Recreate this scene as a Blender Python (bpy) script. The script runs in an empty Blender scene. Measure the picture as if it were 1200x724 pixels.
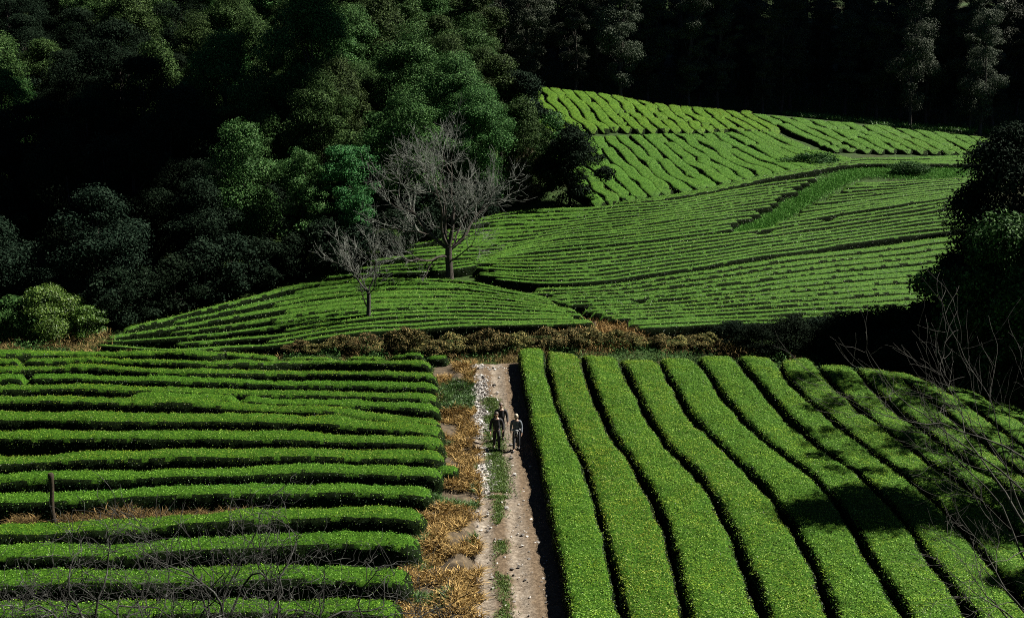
import bpy, math, random
import numpy as np
from mathutils import Vector, Matrix

R = math.radians
PI = math.pi
random.seed(7)
rng = np.random.default_rng(11)
scene = bpy.context.scene
COL = scene.collection

# ------------------------------------------------------------------ camera geometry (used to measure the place from the photograph)
FPX, CX, CY = 1300.0, 600.0, 362.0
PITCH = R(10.0)
CAMH = 14.2
SP, CP = math.sin(PITCH), math.cos(PITCH)

def w_of(u, v, d):
    u = np.asarray(u, float); v = np.asarray(v, float); d = np.asarray(d, float)
    xc = (u - CX) / FPX * d
    yc = (CY - v) / FPX * d
    return np.stack([xc + 0 * d, d * CP + yc * SP, CAMH - d * SP + yc * CP], -1)

def px_of(p):
    p = np.asarray(p, float)
    x = p[..., 0]; y = p[..., 1]; z = p[..., 2] - CAMH
    d = y * CP - z * SP
    up = y * SP + z * CP
    return CX + FPX * x / d, CY - FPX * up / d, d

# ------------------------------------------------------------------ terrain: a smooth height field through surveyed points
ctrl = []
def cp(u, v, d, off=0.0):
    p = w_of(u, v, d); ctrl.append((p[0], p[1], p[2] - off))
def cw(x, y, z): ctrl.append((x, y, z))

for u in (-250, 0, 250, 500, 640, 850):
    dv = {850: 8}.get(u, 0)
    for v, d in ((724, 31.9), (620, 38.8), (528, 47.5), (470, 53.5), (411 + dv, 60.0)):
        cp(u, v, d, 0.75)
for u, v, d in ((1060, 440, 57.5), (1060, 500, 51), (1060, 600, 41), (1060, 724, 32.3), (960, 424, 59),
                (1200, 490, 56), (1200, 570, 45.5), (1200, 724, 33), (1350, 520, 56), (1350, 724, 34)):
    cp(u, v, d, 0.75)
# gully behind the near fields
for x, y, z in ((-60, 66, -0.3), (-24, 63.5, -0.2), (-14, 63.2, -0.5), (-5, 63, -0.7), (5, 63.2, -0.7), (13, 63.5, -1.0), (22, 63.5, -1.6), (30, 62, -2.3), (42, 64, -3)):
    cw(x, y, z)
# tea slopes behind the gully (tops of the hedges)
for u, v, d in ((200, 409, 66), (330, 402, 67), (430, 387, 68), (560, 380, 69.5), (690, 375, 70.5), (120, 391, 70.5),
                (300, 345, 78), (400, 318, 82), (432, 360, 72), (527, 326, 79.5), (520, 270, 92), (600, 242, 98),
                (650, 330, 78.5), (650, 300, 84.5), (650, 270, 91), (760, 384, 70), (760, 345, 76), (900, 378, 71.5), (900, 330, 79.5),
                (900, 300, 85), (1090, 374, 73), (1090, 330, 81), (1090, 285, 89), (1090, 240, 98), (1000, 215, 104), (900, 255, 95),
                (860, 240, 98), (760, 240, 97), (980, 190, 112), (1120, 187, 115), (700, 237, 98),
                (850, 195, 110), (760, 215, 104), (690, 200, 108), (660, 160, 119), (720, 160, 120), (640, 120, 129),
                (620, 98, 136), (700, 107, 136), (760, 121, 135), (880, 130, 136), (850, 160, 122), (1000, 140, 138), (1120, 156, 139),
                (1120, 172, 126), (960, 165, 125)):
    cp(u, v, d, 0.6)
# forest floor behind the crest
for u, v, d in ((600, 100, 152), (760, 128, 152), (980, 140, 152), (1200, 160, 152), (1400, 165, 150),
                (600, 60, 185), (900, 92, 190), (1200, 95, 190), (1400, 95, 190), (600, 10, 240), (900, 25, 250), (1200, 20, 250), (1450, 20, 250)):
    cp(u, v, d)
# left forest floor
for u, v, d in ((0, 402, 71), (0, 335, 84), (0, 235, 105), (0, 135, 130), (0, 45, 160), (150, 374, 75), (150, 300, 90), (150, 205, 112), (150, 110, 140),
                (300, 275, 93), (300, 180, 115), (300, 90, 140), (450, 285, 88), (450, 225, 102), (450, 140, 125), (450, 60, 150),
                (560, 235, 101), (560, 165, 118), (560, 100, 138), (-300, 400, 75), (-300, 220, 115), (-300, 50, 165), (0, -40, 220), (300, -20, 220), (-400, -60, 240)):
    cp(u, v, d)
for u, v, d in ((1400, 385, 76), (1400, 240, 100), (1250, 330, 82)):
    cp(u, v, d)
# the hillside the photographer stands on
for x in (-45, -20, 0, 20, 45):
    for y, z in ((-35, 19), (-12, 14.5), (0, 12.3), (6, 8.6), (12, 5.0), (20, 1.5), (26, -0.35)):
        cw(x, y, z)
ctrl = np.array(ctrl)
_S = 60.0
def _k(r2): return 0.5 * r2 * np.log(r2 + 1e-12)
_P = ctrl[:, :2] / _S
_n = len(_P)
_d2 = ((_P[:, None] - _P[None]) ** 2).sum(-1)
_A = np.zeros((_n + 3, _n + 3))
_A[:_n, :_n] = _k(_d2) + np.eye(_n) * 0.0009
_A[:_n, _n] = 1; _A[:_n, _n + 1:] = _P
_A[_n, :_n] = 1; _A[_n + 1:, :_n] = _P.T
_w = np.linalg.solve(_A, np.concatenate([ctrl[:, 2], np.zeros(3)]))
GX0, GX1, GY0, GY1 = -150, 170, -45, 300
_gx = np.arange(GX0, GX1 + 1, 1.0); _gy = np.arange(GY0, GY1 + 1, 1.0)
_Z = np.zeros((len(_gy), len(_gx)))
for i, yy in enumerate(_gy):
    q = np.stack([_gx / _S, np.full(len(_gx), yy / _S)], -1)
    r2 = ((q[:, None] - _P[None]) ** 2).sum(-1)
    _Z[i] = _k(r2) @ _w[:_n] + _w[_n] + q @ _w[_n + 1:]
_Z = np.clip(_Z, -8, 75)

def H(x, y):
    x = np.clip(np.asarray(x, float), GX0, GX1 - 1e-6) - GX0
    y = np.clip(np.asarray(y, float), GY0, GY1 - 1e-6) - GY0
    i = x.astype(int); j = y.astype(int); fx = x - i; fy = y - j
    return (_Z[j, i] * (1 - fx) * (1 - fy) + _Z[j, i + 1] * fx * (1 - fy) + _Z[j + 1, i] * (1 - fx) * fy + _Z[j + 1, i + 1] * fx * fy)

def ground(u, v, off=0.0, dmin=24.0, dmax=200.0):
    """the spot of ground (or of a surface off metres above it) seen at a photo pixel"""
    u = np.atleast_1d(np.asarray(u, float)); v = np.atleast_1d(np.asarray(v, float))
    ds = np.arange(dmin, dmax, 0.2)
    out = np.zeros((len(u), 3))
    for i in range(len(u)):
        p = w_of(u[i], v[i], ds)
        g = p[:, 2] - H(p[:, 0], p[:, 1]) - off
        s = np.nonzero((g[:-1] > 0) & (g[1:] <= 0))[0]
        if len(s):
            k = s[0]; t = g[k] / (g[k] - g[k + 1]); q = p[k] + (p[k + 1] - p[k]) * t
        else:
            q = p[np.argmin(np.abs(g))]
        out[i] = (q[0], q[1], H(q[0], q[1]))
    return out

def resample(pts, n):
    pts = np.asarray(pts, float)
    s = np.concatenate([[0], np.cumsum(np.linalg.norm(np.diff(pts, axis=0), axis=1))])
    t = np.linspace(0, s[-1], n)
    return np.stack([np.interp(t, s, pts[:, k]) for k in range(pts.shape[1])], -1)

def smooth(pts, it=2):
    pts = np.array(pts, float)
    for _ in range(it):
        q = pts.copy(); q[1:-1] = pts[1:-1] * 0.5 + (pts[:-2] + pts[2:]) * 0.25; pts = q
    return pts

def _hash(ix, iy, iz, seed):
    h = np.sin(ix * 127.1 + iy * 311.7 + iz * 74.7 + seed * 19.19) * 43758.5453
    return h - np.floor(h)
def vnoise(p, seed=0):
    p = np.asarray(p, float); i = np.floor(p); f = p - i; f = f * f * (3 - 2 * f)
    r = 0
    for dx in (0, 1):
        wx = f[..., 0] if dx else 1 - f[..., 0]
        for dy in (0, 1):
            wy = f[..., 1] if dy else 1 - f[..., 1]
            for dz in (0, 1):
                wz = f[..., 2] if dz else 1 - f[..., 2]
                r = r + wx * wy * wz * _hash(i[..., 0] + dx, i[..., 1] + dy, i[..., 2] + dz, seed)
    return r * 2 - 1
def n2(x, y, scale, seed=0):
    return vnoise(np.stack([np.asarray(x) / scale, np.asarray(y) / scale, np.zeros_like(np.asarray(x, float)) + seed * 3.3], -1), seed)

# ------------------------------------------------------------------ mesh building
class Geo:
    def __init__(s): s.v = []; s.q = []; s.m = []; s.sm = []; s.n = 0; s.uv = None
    def add(s, verts, faces, mat=0, sm=True):
        verts = np.asarray(verts, float).reshape(-1, 3); faces = np.asarray(faces, int)
        if not len(faces): return
        s.v.append(verts); s.q.append(faces + s.n); s.n += len(verts)
        s.m.append(np.broadcast_to(mat, (len(faces),)).astype(int)); s.sm.append(np.full(len(faces), sm))
    def grid(s, P, mat=0, sm=True, flip=False):
        a, b = P.shape[:2]
        i = np.arange(a * b).reshape(a, b)
        q = np.stack([i[:-1, :-1], i[1:, :-1], i[1:, 1:], i[:-1, 1:]], -1).reshape(-1, 4)
        if flip: q = q[:, ::-1]
        s.add(P.reshape(-1, 3), q, mat, sm)
    def leaves(s, c, nrm, length, width, mat=0, jitter=0.6, r=None):
        r = rng if r is None else r
        n = len(c)
        if n == 0: return
        nr = nrm + r.normal(0, jitter, (n, 3)); nr /= np.linalg.norm(nr, axis=1)[:, None] + 1e-9
        a = r.normal(0, 1, (n, 3)); a -= nr * (a * nr).sum(1)[:, None]; a /= np.linalg.norm(a, axis=1)[:, None] + 1e-9
        b = np.cross(nr, a)
        L = (length * r.uniform(0.6, 1.3, n))[:, None] * 0.5; W = (width * r.uniform(0.7, 1.2, n))[:, None] * 0.5
        V = np.stack([c - a * L, c + b * W - a * L * 0.1, c + a * L, c - b * W - a * L * 0.1], 1)
        s.add(V.reshape(-1, 3), np.arange(4 * n).reshape(n, 4), mat, False)
    def blades(s, base, h, w, lean=0.5, mat=0, bias=(0, 0, 0)):
        n = len(base)
        if n == 0: return
        d = rng.normal(0, lean, (n, 3)) + np.array(bias); d[:, 2] = 1; d /= np.linalg.norm(d, axis=1)[:, None]
        a = rng.uniform(0, 2 * PI, n); sd = np.stack([np.cos(a), np.sin(a), 0 * a], -1)
        hh = (h * rng.uniform(0.5, 1.25, n))[:, None]; ww = (w * rng.uniform(0.7, 1.3, n))[:, None]
        droop = np.zeros((n, 3)); droop[:, :2] = d[:, :2]; droop[:, 2] = -0.25
        mid = base + d * hh * 0.6
        tip = base + d * hh + droop * hh * 0.35
        V = np.stack([base - sd * ww / 2, base + sd * ww / 2, mid + sd * ww * 0.4, mid - sd * ww * 0.4, tip + sd * ww * 0.08, tip - sd * ww * 0.08], 1)
        k = np.arange(n)[:, None] * 6
        f = np.concatenate([k + np.array([0, 1, 2, 3]), k + np.array([3, 2, 4, 5])])
        s.add(V.reshape(-1, 3), f, mat, False)
    def tube(s, pts, rad, sides=6, mat=0, cap=True):
        pts = np.asarray(pts, float); rad = np.asarray(rad, float); n = len(pts)
        t = np.gradient(pts, axis=0); t /= np.linalg.norm(t, axis=1)[:, None] + 1e-9
        ref = np.array([0.0, 0, 1]) if abs(t[0][2]) < 0.9 else np.array([1.0, 0, 0])
        x = np.cross(ref, t[0]); x /= np.linalg.norm(x)
        ang = np.linspace(0, 2 * PI, sides, endpoint=False); ca, sa = np.cos(ang)[:, None], np.sin(ang)[:, None]
        P = np.zeros((n, sides, 3))
        for i in range(n):
            x = x - t[i] * (x @ t[i]); x /= np.linalg.norm(x) + 1e-9
            y = np.cross(t[i], x)
            P[i] = pts[i] + (ca * x + sa * y) * rad[i]
        i = np.arange(n * sides).reshape(n, sides); j = np.roll(i, -1, 1)
        q = np.stack([i[:-1], j[:-1], j[1:], i[1:]], -1).reshape(-1, 4)
        s.add(P.reshape(-1, 3), q, mat, True)
        if cap and sides >= 4:
            s.add(P[-1], [[0, k, k + 1, k + 1] for k in range(1, sides - 1)] if False else _fan(sides), mat, True)
            s.add(P[0][::-1], _fan(sides), mat, True)
    def build(s, name, mats, parent=None):
        me = bpy.data.meshes.new(name)
        V = np.concatenate(s.v); Q = np.concatenate(s.q)
        tri = Q[:, 3] < 0 if False else (Q[:, 2] == Q[:, 3])
        tot = np.where(tri, 3, 4)
        start = np.concatenate([[0], np.cumsum(tot)[:-1]])
        loops = Q.reshape(-1)[~np.stack([np.zeros_like(tri)] * 3 + [tri], -1).reshape(-1)]
        me.vertices.add(len(V)); me.vertices.foreach_set('co', V.astype(np.float32).ravel())
        me.loops.add(len(loops)); me.loops.foreach_set('vertex_index', loops.astype(np.int32))
        me.polygons.add(len(Q)); me.polygons.foreach_set('loop_start', start.astype(np.int32))
        try: me.polygons.foreach_set('loop_total', tot.astype(np.int32))
        except Exception: pass
        me.polygons.foreach_set('material_index', np.concatenate(s.m).astype(np.int32))
        me.polygons.foreach_set('use_smooth', np.concatenate(s.sm).astype(bool))
        if s.uv is not None:
            ul = me.uv_layers.new(name='UVMap')
            ul.data.foreach_set('uv', s.uv[loops].astype(np.float32).ravel())
        me.update(calc_edges=True)
        for m in (mats if isinstance(mats, (list, tuple)) else [mats]): me.materials.append(m)
        o = bpy.data.objects.new(name, me); COL.objects.link(o)
        if parent is not None: o.parent = parent
        return o
def _fan(n):
    f = []
    k = 1
    while k < n - 1:
        if k + 2 <= n - 1: f.append([0, k, k + 1, k + 2]); k += 2
        else: f.append([0, k, k + 1, k + 1]); k += 1
    return np.array(f)

def tag(o, label=None, cat=None, group=None, kind=None):
    if label: o['label'] = label
    if cat: o['category'] = cat
    if group: o['group'] = group
    if kind: o['kind'] = kind
    return o
def thing(name, label, cat, loc=(0, 0, 0), rz=0.0, group=None):
    o = bpy.data.objects.new(name, None); COL.objects.link(o)
    o.location = loc; o.rotation_euler = (0, 0, rz); o.empty_display_size = 0.3
    return tag(o, label, cat, group)
def dup(root, loc, rz=0.0, sc=(1, 1, 1), label=None, group=None):
    r = root.copy(); COL.objects.link(r); r.location = loc; r.rotation_euler = (0, 0, rz); r.scale = sc
    if label: r['label'] = label
    if group: r['group'] = group
    for ch in list(root.children):
        c = ch.copy(); COL.objects.link(c); c.parent = r
        for g in list(ch.children):
            d = g.copy(); COL.objects.link(d); d.parent = c
    return r

# ------------------------------------------------------------------ materials
def mat_new(name):
    m = bpy.data.materials.new(name); m.use_nodes = True
    nt = m.node_tree; b = nt.nodes['Principled BSDF']
    return m, nt, b
def ramp(nt, fac, stops):
    r = nt.nodes.new('ShaderNodeValToRGB')
    e = r.color_ramp.elements
    while len(e) < len(stops): e.new(0.5)
    for k, (p, c) in enumerate(stops):
        e[k].position = p; e[k].color = (*c, 1)
    nt.links.new(fac, r.inputs['Fac'])
    return r.outputs['Color']
def noise_node(nt, scale, detail=4, rough=0.55, vec=None):
    n = nt.nodes.new('ShaderNodeTexNoise'); n.inputs['Scale'].default_value = scale
    n.inputs['Detail'].default_value = detail; n.inputs['Roughness'].default_value = rough
    if vec is None:
        g = nt.nodes.new('ShaderNodeNewGeometry'); vec = g.outputs['Position']
    nt.links.new(vec, n.inputs['Vector'])
    return n.outputs['Fac']
def math_node(nt, op, a, b):
    m = nt.nodes.new('ShaderNodeMath'); m.operation = op
    for k, x in enumerate((a, b)):
        if isinstance(x, (int, float)): m.inputs[k].default_value = x
        else: nt.links.new(x, m.inputs[k])
    return m.outputs[0]
def mix(nt, fac, a, b):
    m = nt.nodes.new('ShaderNodeMix'); m.data_type = 'RGBA'
    if isinstance(fac, (int, float)): m.inputs[0].default_value = fac
    else: nt.links.new(fac, m.inputs[0])
    for k, x in ((6, a), (7, b)):
        if isinstance(x, tuple): m.inputs[k].default_value = (*x, 1)
        else: nt.links.new(x, m.inputs[k])
    return m.outputs[2]
def bump(nt, b, h, strength=0.5, dist=0.05):
    n = nt.nodes.new('ShaderNodeBump'); n.inputs['Strength'].default_value = strength; n.inputs['Distance'].default_value = dist
    nt.links.new(h, n.inputs['Height']); nt.links.new(n.outputs['Normal'], b.inputs['Normal'])

def leaf_mat(name, dark, mid, light, rough=0.45, spec=0.4, patch=None, patch_scale=0.25, transl=0.12, objvar=0.25, stops=(0.0, 0.55, 1.0), vary=0.0, vscale=(0.7, 2.2, 1.0)):
    m, nt, b = mat_new(name)
    g = nt.nodes.new('ShaderNodeNewGeometry')
    col = ramp(nt, g.outputs['Random Per Island'], list(zip(stops, (dark, mid, light))))
    if patch:
        nf = ramp(nt, noise_node(nt, patch_scale, 5, 0.6, g.outputs['Position']), [(0.42, (0, 0, 0)), (0.66, (1, 1, 1))])
        rg = nt.nodes.new('ShaderNodeSeparateColor'); nt.links.new(nf, rg.inputs[0])
        col = mix(nt, math_node(nt, 'MULTIPLY', rg.outputs[0], 0.7), col, patch)
    oi = nt.nodes.new('ShaderNodeObjectInfo')
    hs = nt.nodes.new('ShaderNodeHueSaturation')
    val = math_node(nt, 'ADD', math_node(nt, 'MULTIPLY', oi.outputs['Random'], objvar * 2), 1 - objvar)
    if vary:
        mp = nt.nodes.new('ShaderNodeVectorMath'); mp.operation = 'MULTIPLY'; mp.inputs[1].default_value = vscale
        nt.links.new(g.outputs['Position'], mp.inputs[0])
        nv = math_node(nt, 'ADD', math_node(nt, 'MULTIPLY', noise_node(nt, 1.0, 3, 0.6, mp.outputs[0]), vary * 4), 1 - vary * 2)
        val = math_node(nt, 'MULTIPLY', val, nv)
    nt.links.new(val, hs.inputs['Value'])
    nt.links.new(math_node(nt, 'ADD', math_node(nt, 'MULTIPLY', oi.outputs['Random'], 0.05), 0.475), hs.inputs['Hue'])
    nt.links.new(col, hs.inputs['Color'])
    nt.links.new(hs.outputs[0], b.inputs['Base Color'])
    b.inputs['Roughness'].default_value = rough; b.inputs['Specular IOR Level'].default_value = spec
    if transl > 0:
        t = nt.nodes.new('ShaderNodeBsdfTranslucent'); nt.links.new(hs.outputs[0], t.inputs['Color'])
        ms = nt.nodes.new('ShaderNodeMixShader'); ms.inputs[0].default_value = transl
        nt.links.new(b.outputs[0], ms.inputs[1]); nt.links.new(t.outputs[0], ms.inputs[2])
        nt.links.new(ms.outputs[0], nt.nodes['Material Output'].inputs['Surface'])
    return m
def simple_mat(name, stops, scale=3, rough=0.85, bumpd=0.0, detail=5, spec=0.3):
    m, nt, b = mat_new(name)
    nf = noise_node(nt, scale, detail, 0.6)
    nt.links.new(ramp(nt, nf, stops), b.inputs['Base Color'])
    b.inputs['Roughness'].default_value = rough; b.inputs['Specular IOR Level'].default_value = spec
    if bumpd: bump(nt, b, noise_node(nt, scale * 4, 6, 0.65), 0.7, bumpd)
    return m

M = {}
M['tea_leaf'] = leaf_mat('tea_leaf', (0.010, 0.045, 0.0015), (0.10, 0.188, 0.017), (0.23, 0.335, 0.085), patch=(0.19, 0.25, 0.018), patch_scale=0.7, rough=0.6, spec=0.07, transl=0.06, objvar=0.06, vary=0.45)
M['tea_inner'] = simple_mat('tea_inner', [(0.3, (0.005, 0.02, 0.001)), (0.55, (0.028, 0.078, 0.005)), (0.75, (0.075, 0.145, 0.012))], 11, 0.7, 0.06, spec=0.05)  # shade between the leaves painted as a darker underlayer
M['tea_shade_leaf'] = leaf_mat('tea_shade_leaf', (0.003, 0.010, 0.002), (0.008, 0.024, 0.005), (0.15, 0.19, 0.10), rough=0.5, spec=0.15, transl=0.0, objvar=0.1, stops=(0.0, 0.88, 1.0))  # near-black leaves paint shade on hedge sides; the pale end paints glints
M['tea_shade_inner'] = simple_mat('tea_shade_inner', [(0.35, (0.003, 0.006, 0.002)), (0.7, (0.007, 0.015, 0.003))], 8, 0.85, 0.05, spec=0.03)  # shade of hedge sides and ends put into the colour
M['tea_leaf_deep'] = leaf_mat('tea_leaf_deep', (0.010, 0.048, 0.0015), (0.074, 0.164, 0.013), (0.21, 0.32, 0.075), patch=(0.13, 0.21, 0.012), patch_scale=0.4, rough=0.6, spec=0.07, transl=0.06, objvar=0.08, vary=0.4, vscale=(1.2, 0.8, 1.0))
M['tea_far'] = leaf_mat('tea_far', (0.010, 0.048, 0.003), (0.058, 0.135, 0.019), (0.20, 0.30, 0.09), patch=(0.085, 0.18, 0.010), patch_scale=0.12, rough=0.6, spec=0.07, transl=0.06, objvar=0.16, vary=0.45, vscale=(0.3, 0.3, 0.3))
M['tea_yellow'] = leaf_mat('tea_yellow', (0.016, 0.06, 0.004), (0.075, 0.150, 0.013), (0.20, 0.28, 0.05), patch=(0.13, 0.18, 0.016), patch_scale=0.2, rough=0.6, spec=0.07, transl=0.06, objvar=0.14, vary=0.45, vscale=(0.5, 0.5, 0.5))
M['tea_yellow_inner'] = simple_mat('tea_yellow_inner', [(0.3, (0.016, 0.05, 0.004)), (0.7, (0.07, 0.14, 0.012))], 4, 0.7, 0.05, spec=0.05)
M['tea_far_inner'] = simple_mat('tea_far_inner', [(0.3, (0.012, 0.042, 0.005)), (0.7, (0.058, 0.13, 0.015))], 5, 0.7, 0.05, spec=0.05)
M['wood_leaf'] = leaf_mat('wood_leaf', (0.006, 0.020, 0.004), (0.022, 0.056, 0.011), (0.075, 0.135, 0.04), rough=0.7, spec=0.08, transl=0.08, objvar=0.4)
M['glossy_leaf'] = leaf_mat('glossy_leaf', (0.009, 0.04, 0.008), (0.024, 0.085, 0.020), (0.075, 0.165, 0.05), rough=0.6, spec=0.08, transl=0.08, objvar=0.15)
M['dark_leaf'] = leaf_mat('dark_leaf', (0.003, 0.007, 0.004), (0.006, 0.014, 0.007), (0.018, 0.03, 0.018), rough=0.8, spec=0.03, transl=0.05, objvar=0.3)  # near-black colour also stands in for shade in the left woods
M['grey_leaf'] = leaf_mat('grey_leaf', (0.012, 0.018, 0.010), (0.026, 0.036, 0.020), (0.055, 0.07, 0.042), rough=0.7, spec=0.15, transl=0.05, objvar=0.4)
M['lime_leaf'] = leaf_mat('lime_leaf', (0.022, 0.05, 0.006), (0.05, 0.10, 0.012), (0.10, 0.16, 0.022), rough=0.5, spec=0.3, objvar=0.1)
M['bronze_leaf'] = leaf_mat('bronze_leaf', (0.03, 0.026, 0.012), (0.07, 0.06, 0.03), (0.13, 0.10, 0.055), rough=0.7, spec=0.2, objvar=0.1)
M['weed_leaf'] = leaf_mat('weed_leaf', (0.012, 0.045, 0.01), (0.03, 0.10, 0.02), (0.065, 0.165, 0.035), rough=0.5, spec=0.3, objvar=0.1)
M['mound_grass'] = leaf_mat('mound_grass', (0.02, 0.09, 0.012), (0.05, 0.19, 0.03), (0.12, 0.30, 0.07), rough=0.7, spec=0.05, objvar=0.05)
M['straw'] = leaf_mat('straw', (0.035, 0.025, 0.008), (0.21, 0.145, 0.042), (0.56, 0.41, 0.15), rough=0.75, spec=0.15, transl=0.05, objvar=0.05)
M['dull_straw'] = leaf_mat('dull_straw', (0.025, 0.018, 0.007), (0.075, 0.052, 0.02), (0.24, 0.165, 0.065), rough=0.8, spec=0.1, transl=0.05, objvar=0.05)
M['grass_blade'] = leaf_mat('grass_blade', (0.02, 0.055, 0.008), (0.045, 0.11, 0.014), (0.09, 0.165, 0.035), rough=0.55, spec=0.25, objvar=0.05)
M['bark'] = simple_mat('bark', [(0.3, (0.018, 0.017, 0.015)), (0.6, (0.05, 0.048, 0.042)), (0.8, (0.11, 0.105, 0.095))], 6, 0.9, 0.02)
M['pale_bark'] = simple_mat('pale_bark', [(0.3, (0.035, 0.038, 0.033)), (0.5, (0.11, 0.118, 0.104)), (0.73, (0.28, 0.30, 0.27))], 5, 0.9, 0.02)
M['dark_bark'] = simple_mat('dark_bark', [(0.3, (0.018, 0.015, 0.012)), (0.7, (0.06, 0.05, 0.042))], 6, 0.9, 0.03)
M['lichen_bark'] = simple_mat('lichen_bark', [(0.4, (0.010, 0.010, 0.009)), (0.57, (0.03, 0.03, 0.028)), (0.76, (0.15, 0.16, 0.15))], 4, 0.9, 0.015)
M['post_wood'] = simple_mat('post_wood', [(0.3, (0.012, 0.009, 0.006)), (0.6, (0.035, 0.025, 0.015)), (0.8, (0.10, 0.075, 0.045))], 7, 0.9, 0.02)
M['stone'] = leaf_mat('stone', (0.06, 0.055, 0.05), (0.19, 0.18, 0.17), (0.46, 0.45, 0.43), rough=0.8, spec=0.3, transl=0, objvar=0.02)

# ground
m, nt, b = mat_new('ground_soil')
big = noise_node(nt, 0.12, 5, 0.6); fine = noise_node(nt, 2.6, 8, 0.65)
soil = ramp(nt, fine, [(0.3, (0.010, 0.008, 0.004)), (0.6, (0.03, 0.022, 0.011)), (0.8, (0.07, 0.05, 0.026))])
moss = ramp(nt, fine, [(0.3, (0.008, 0.022, 0.004)), (0.75, (0.03, 0.06, 0.009))])
sepf = ramp(nt, big, [(0.30, (0, 0, 0)), (0.48, (1, 1, 1))])
nt.links.new(mix(nt, sepf, soil, moss), b.inputs['Base Color'])
b.inputs['Roughness'].default_value = 0.95; b.inputs['Specular IOR Level'].default_value = 0.15
bump(nt, b, fine, 0.8, 0.08)
M['ground'] = m

# dirt track: UV.x = metres across, UV.y = metres along
m, nt, b = mat_new('dirt_track')
uvn = nt.nodes.new('ShaderNodeUVMap'); uvn.uv_map = 'UVMap'
sx = nt.nodes.new('ShaderNodeSeparateXYZ'); nt.links.new(uvn.outputs[0], sx.inputs[0])
f1 = noise_node(nt, 1.3, 8, 0.68); f2 = noise_node(nt, 7.0, 8, 0.7)
wob = math_node(nt, 'MULTIPLY', math_node(nt, 'SUBTRACT', f1, 0.5), 0.6)
xx = math_node(nt, 'ADD', sx.outputs[0], wob)
sand = ramp(nt, f2, [(0.28, (0.07, 0.058, 0.046)), (0.5, (0.17, 0.145, 0.118)), (0.72, (0.31, 0.275, 0.235))])
earth = ramp(nt, f2, [(0.28, (0.028, 0.02, 0.012)), (0.5, (0.085, 0.06, 0.038)), (0.75, (0.18, 0.135, 0.09))])
xr = math_node(nt, 'DIVIDE', xx, 2.6)
rut = ramp(nt, xr, [(0.0, (0.3,) * 3), (0.06, (1, 1, 1)), (0.2, (1, 1, 1)), (0.28, (0.05,) * 3), (0.40, (0.05,) * 3), (0.46, (0.85,) * 3), (0.60, (0.85,) * 3), (0.72, (0.05,) * 3)])
pat = ramp(nt, f1, [(0.35, (0.0,) * 3), (0.6, (1, 1, 1))])
nt.links.new(mix(nt, math_node(nt, 'MULTIPLY', rut, math_node(nt, 'ADD', math_node(nt, 'MULTIPLY', pat, 0.55), 0.45)), earth, sand), b.inputs['Base Color'])
b.inputs['Roughness'].default_value = 0.95; b.inputs['Specular IOR Level'].default_value = 0.15
bump(nt, b, math_node(nt, 'ADD', f2, math_node(nt, 'MULTIPLY', f1, 1.5)), 0.9, 0.05)
M['track'] = m
M['bare_earth'] = simple_mat('bare_earth', [(0.3, (0.02, 0.015, 0.009)), (0.55, (0.07, 0.052, 0.032)), (0.75, (0.17, 0.13, 0.085))], 2.5, 0.95, 0.06, 8)

# ------------------------------------------------------------------ the ground sheet
def build_ground():
    xs = np.concatenate([[-1500, -900, -500, -300, -220, -180], np.arange(GX0, GX1 + 1, 1.0), [200, 240, 320, 500, 900, 1500]])
    ys = np.concatenate([[-900, -500, -250, -120, -70], np.arange(GY0, GY1 + 1, 1.0), [330, 380, 470, 700, 1500]])
    X, Y = np.meshgrid(xs, ys)
    Z = H(X, Y) + 0.06 * n2(X, Y, 2.3, 3) + 0.1 * n2(X, Y, 6.0, 4)
    g = Geo(); g.grid(np.stack([X, Y, Z - 0.12], -1), 0, True, flip=True)
    o = g.build('ground', M['ground']); tag(o, kind='structure')
build_ground()

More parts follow.
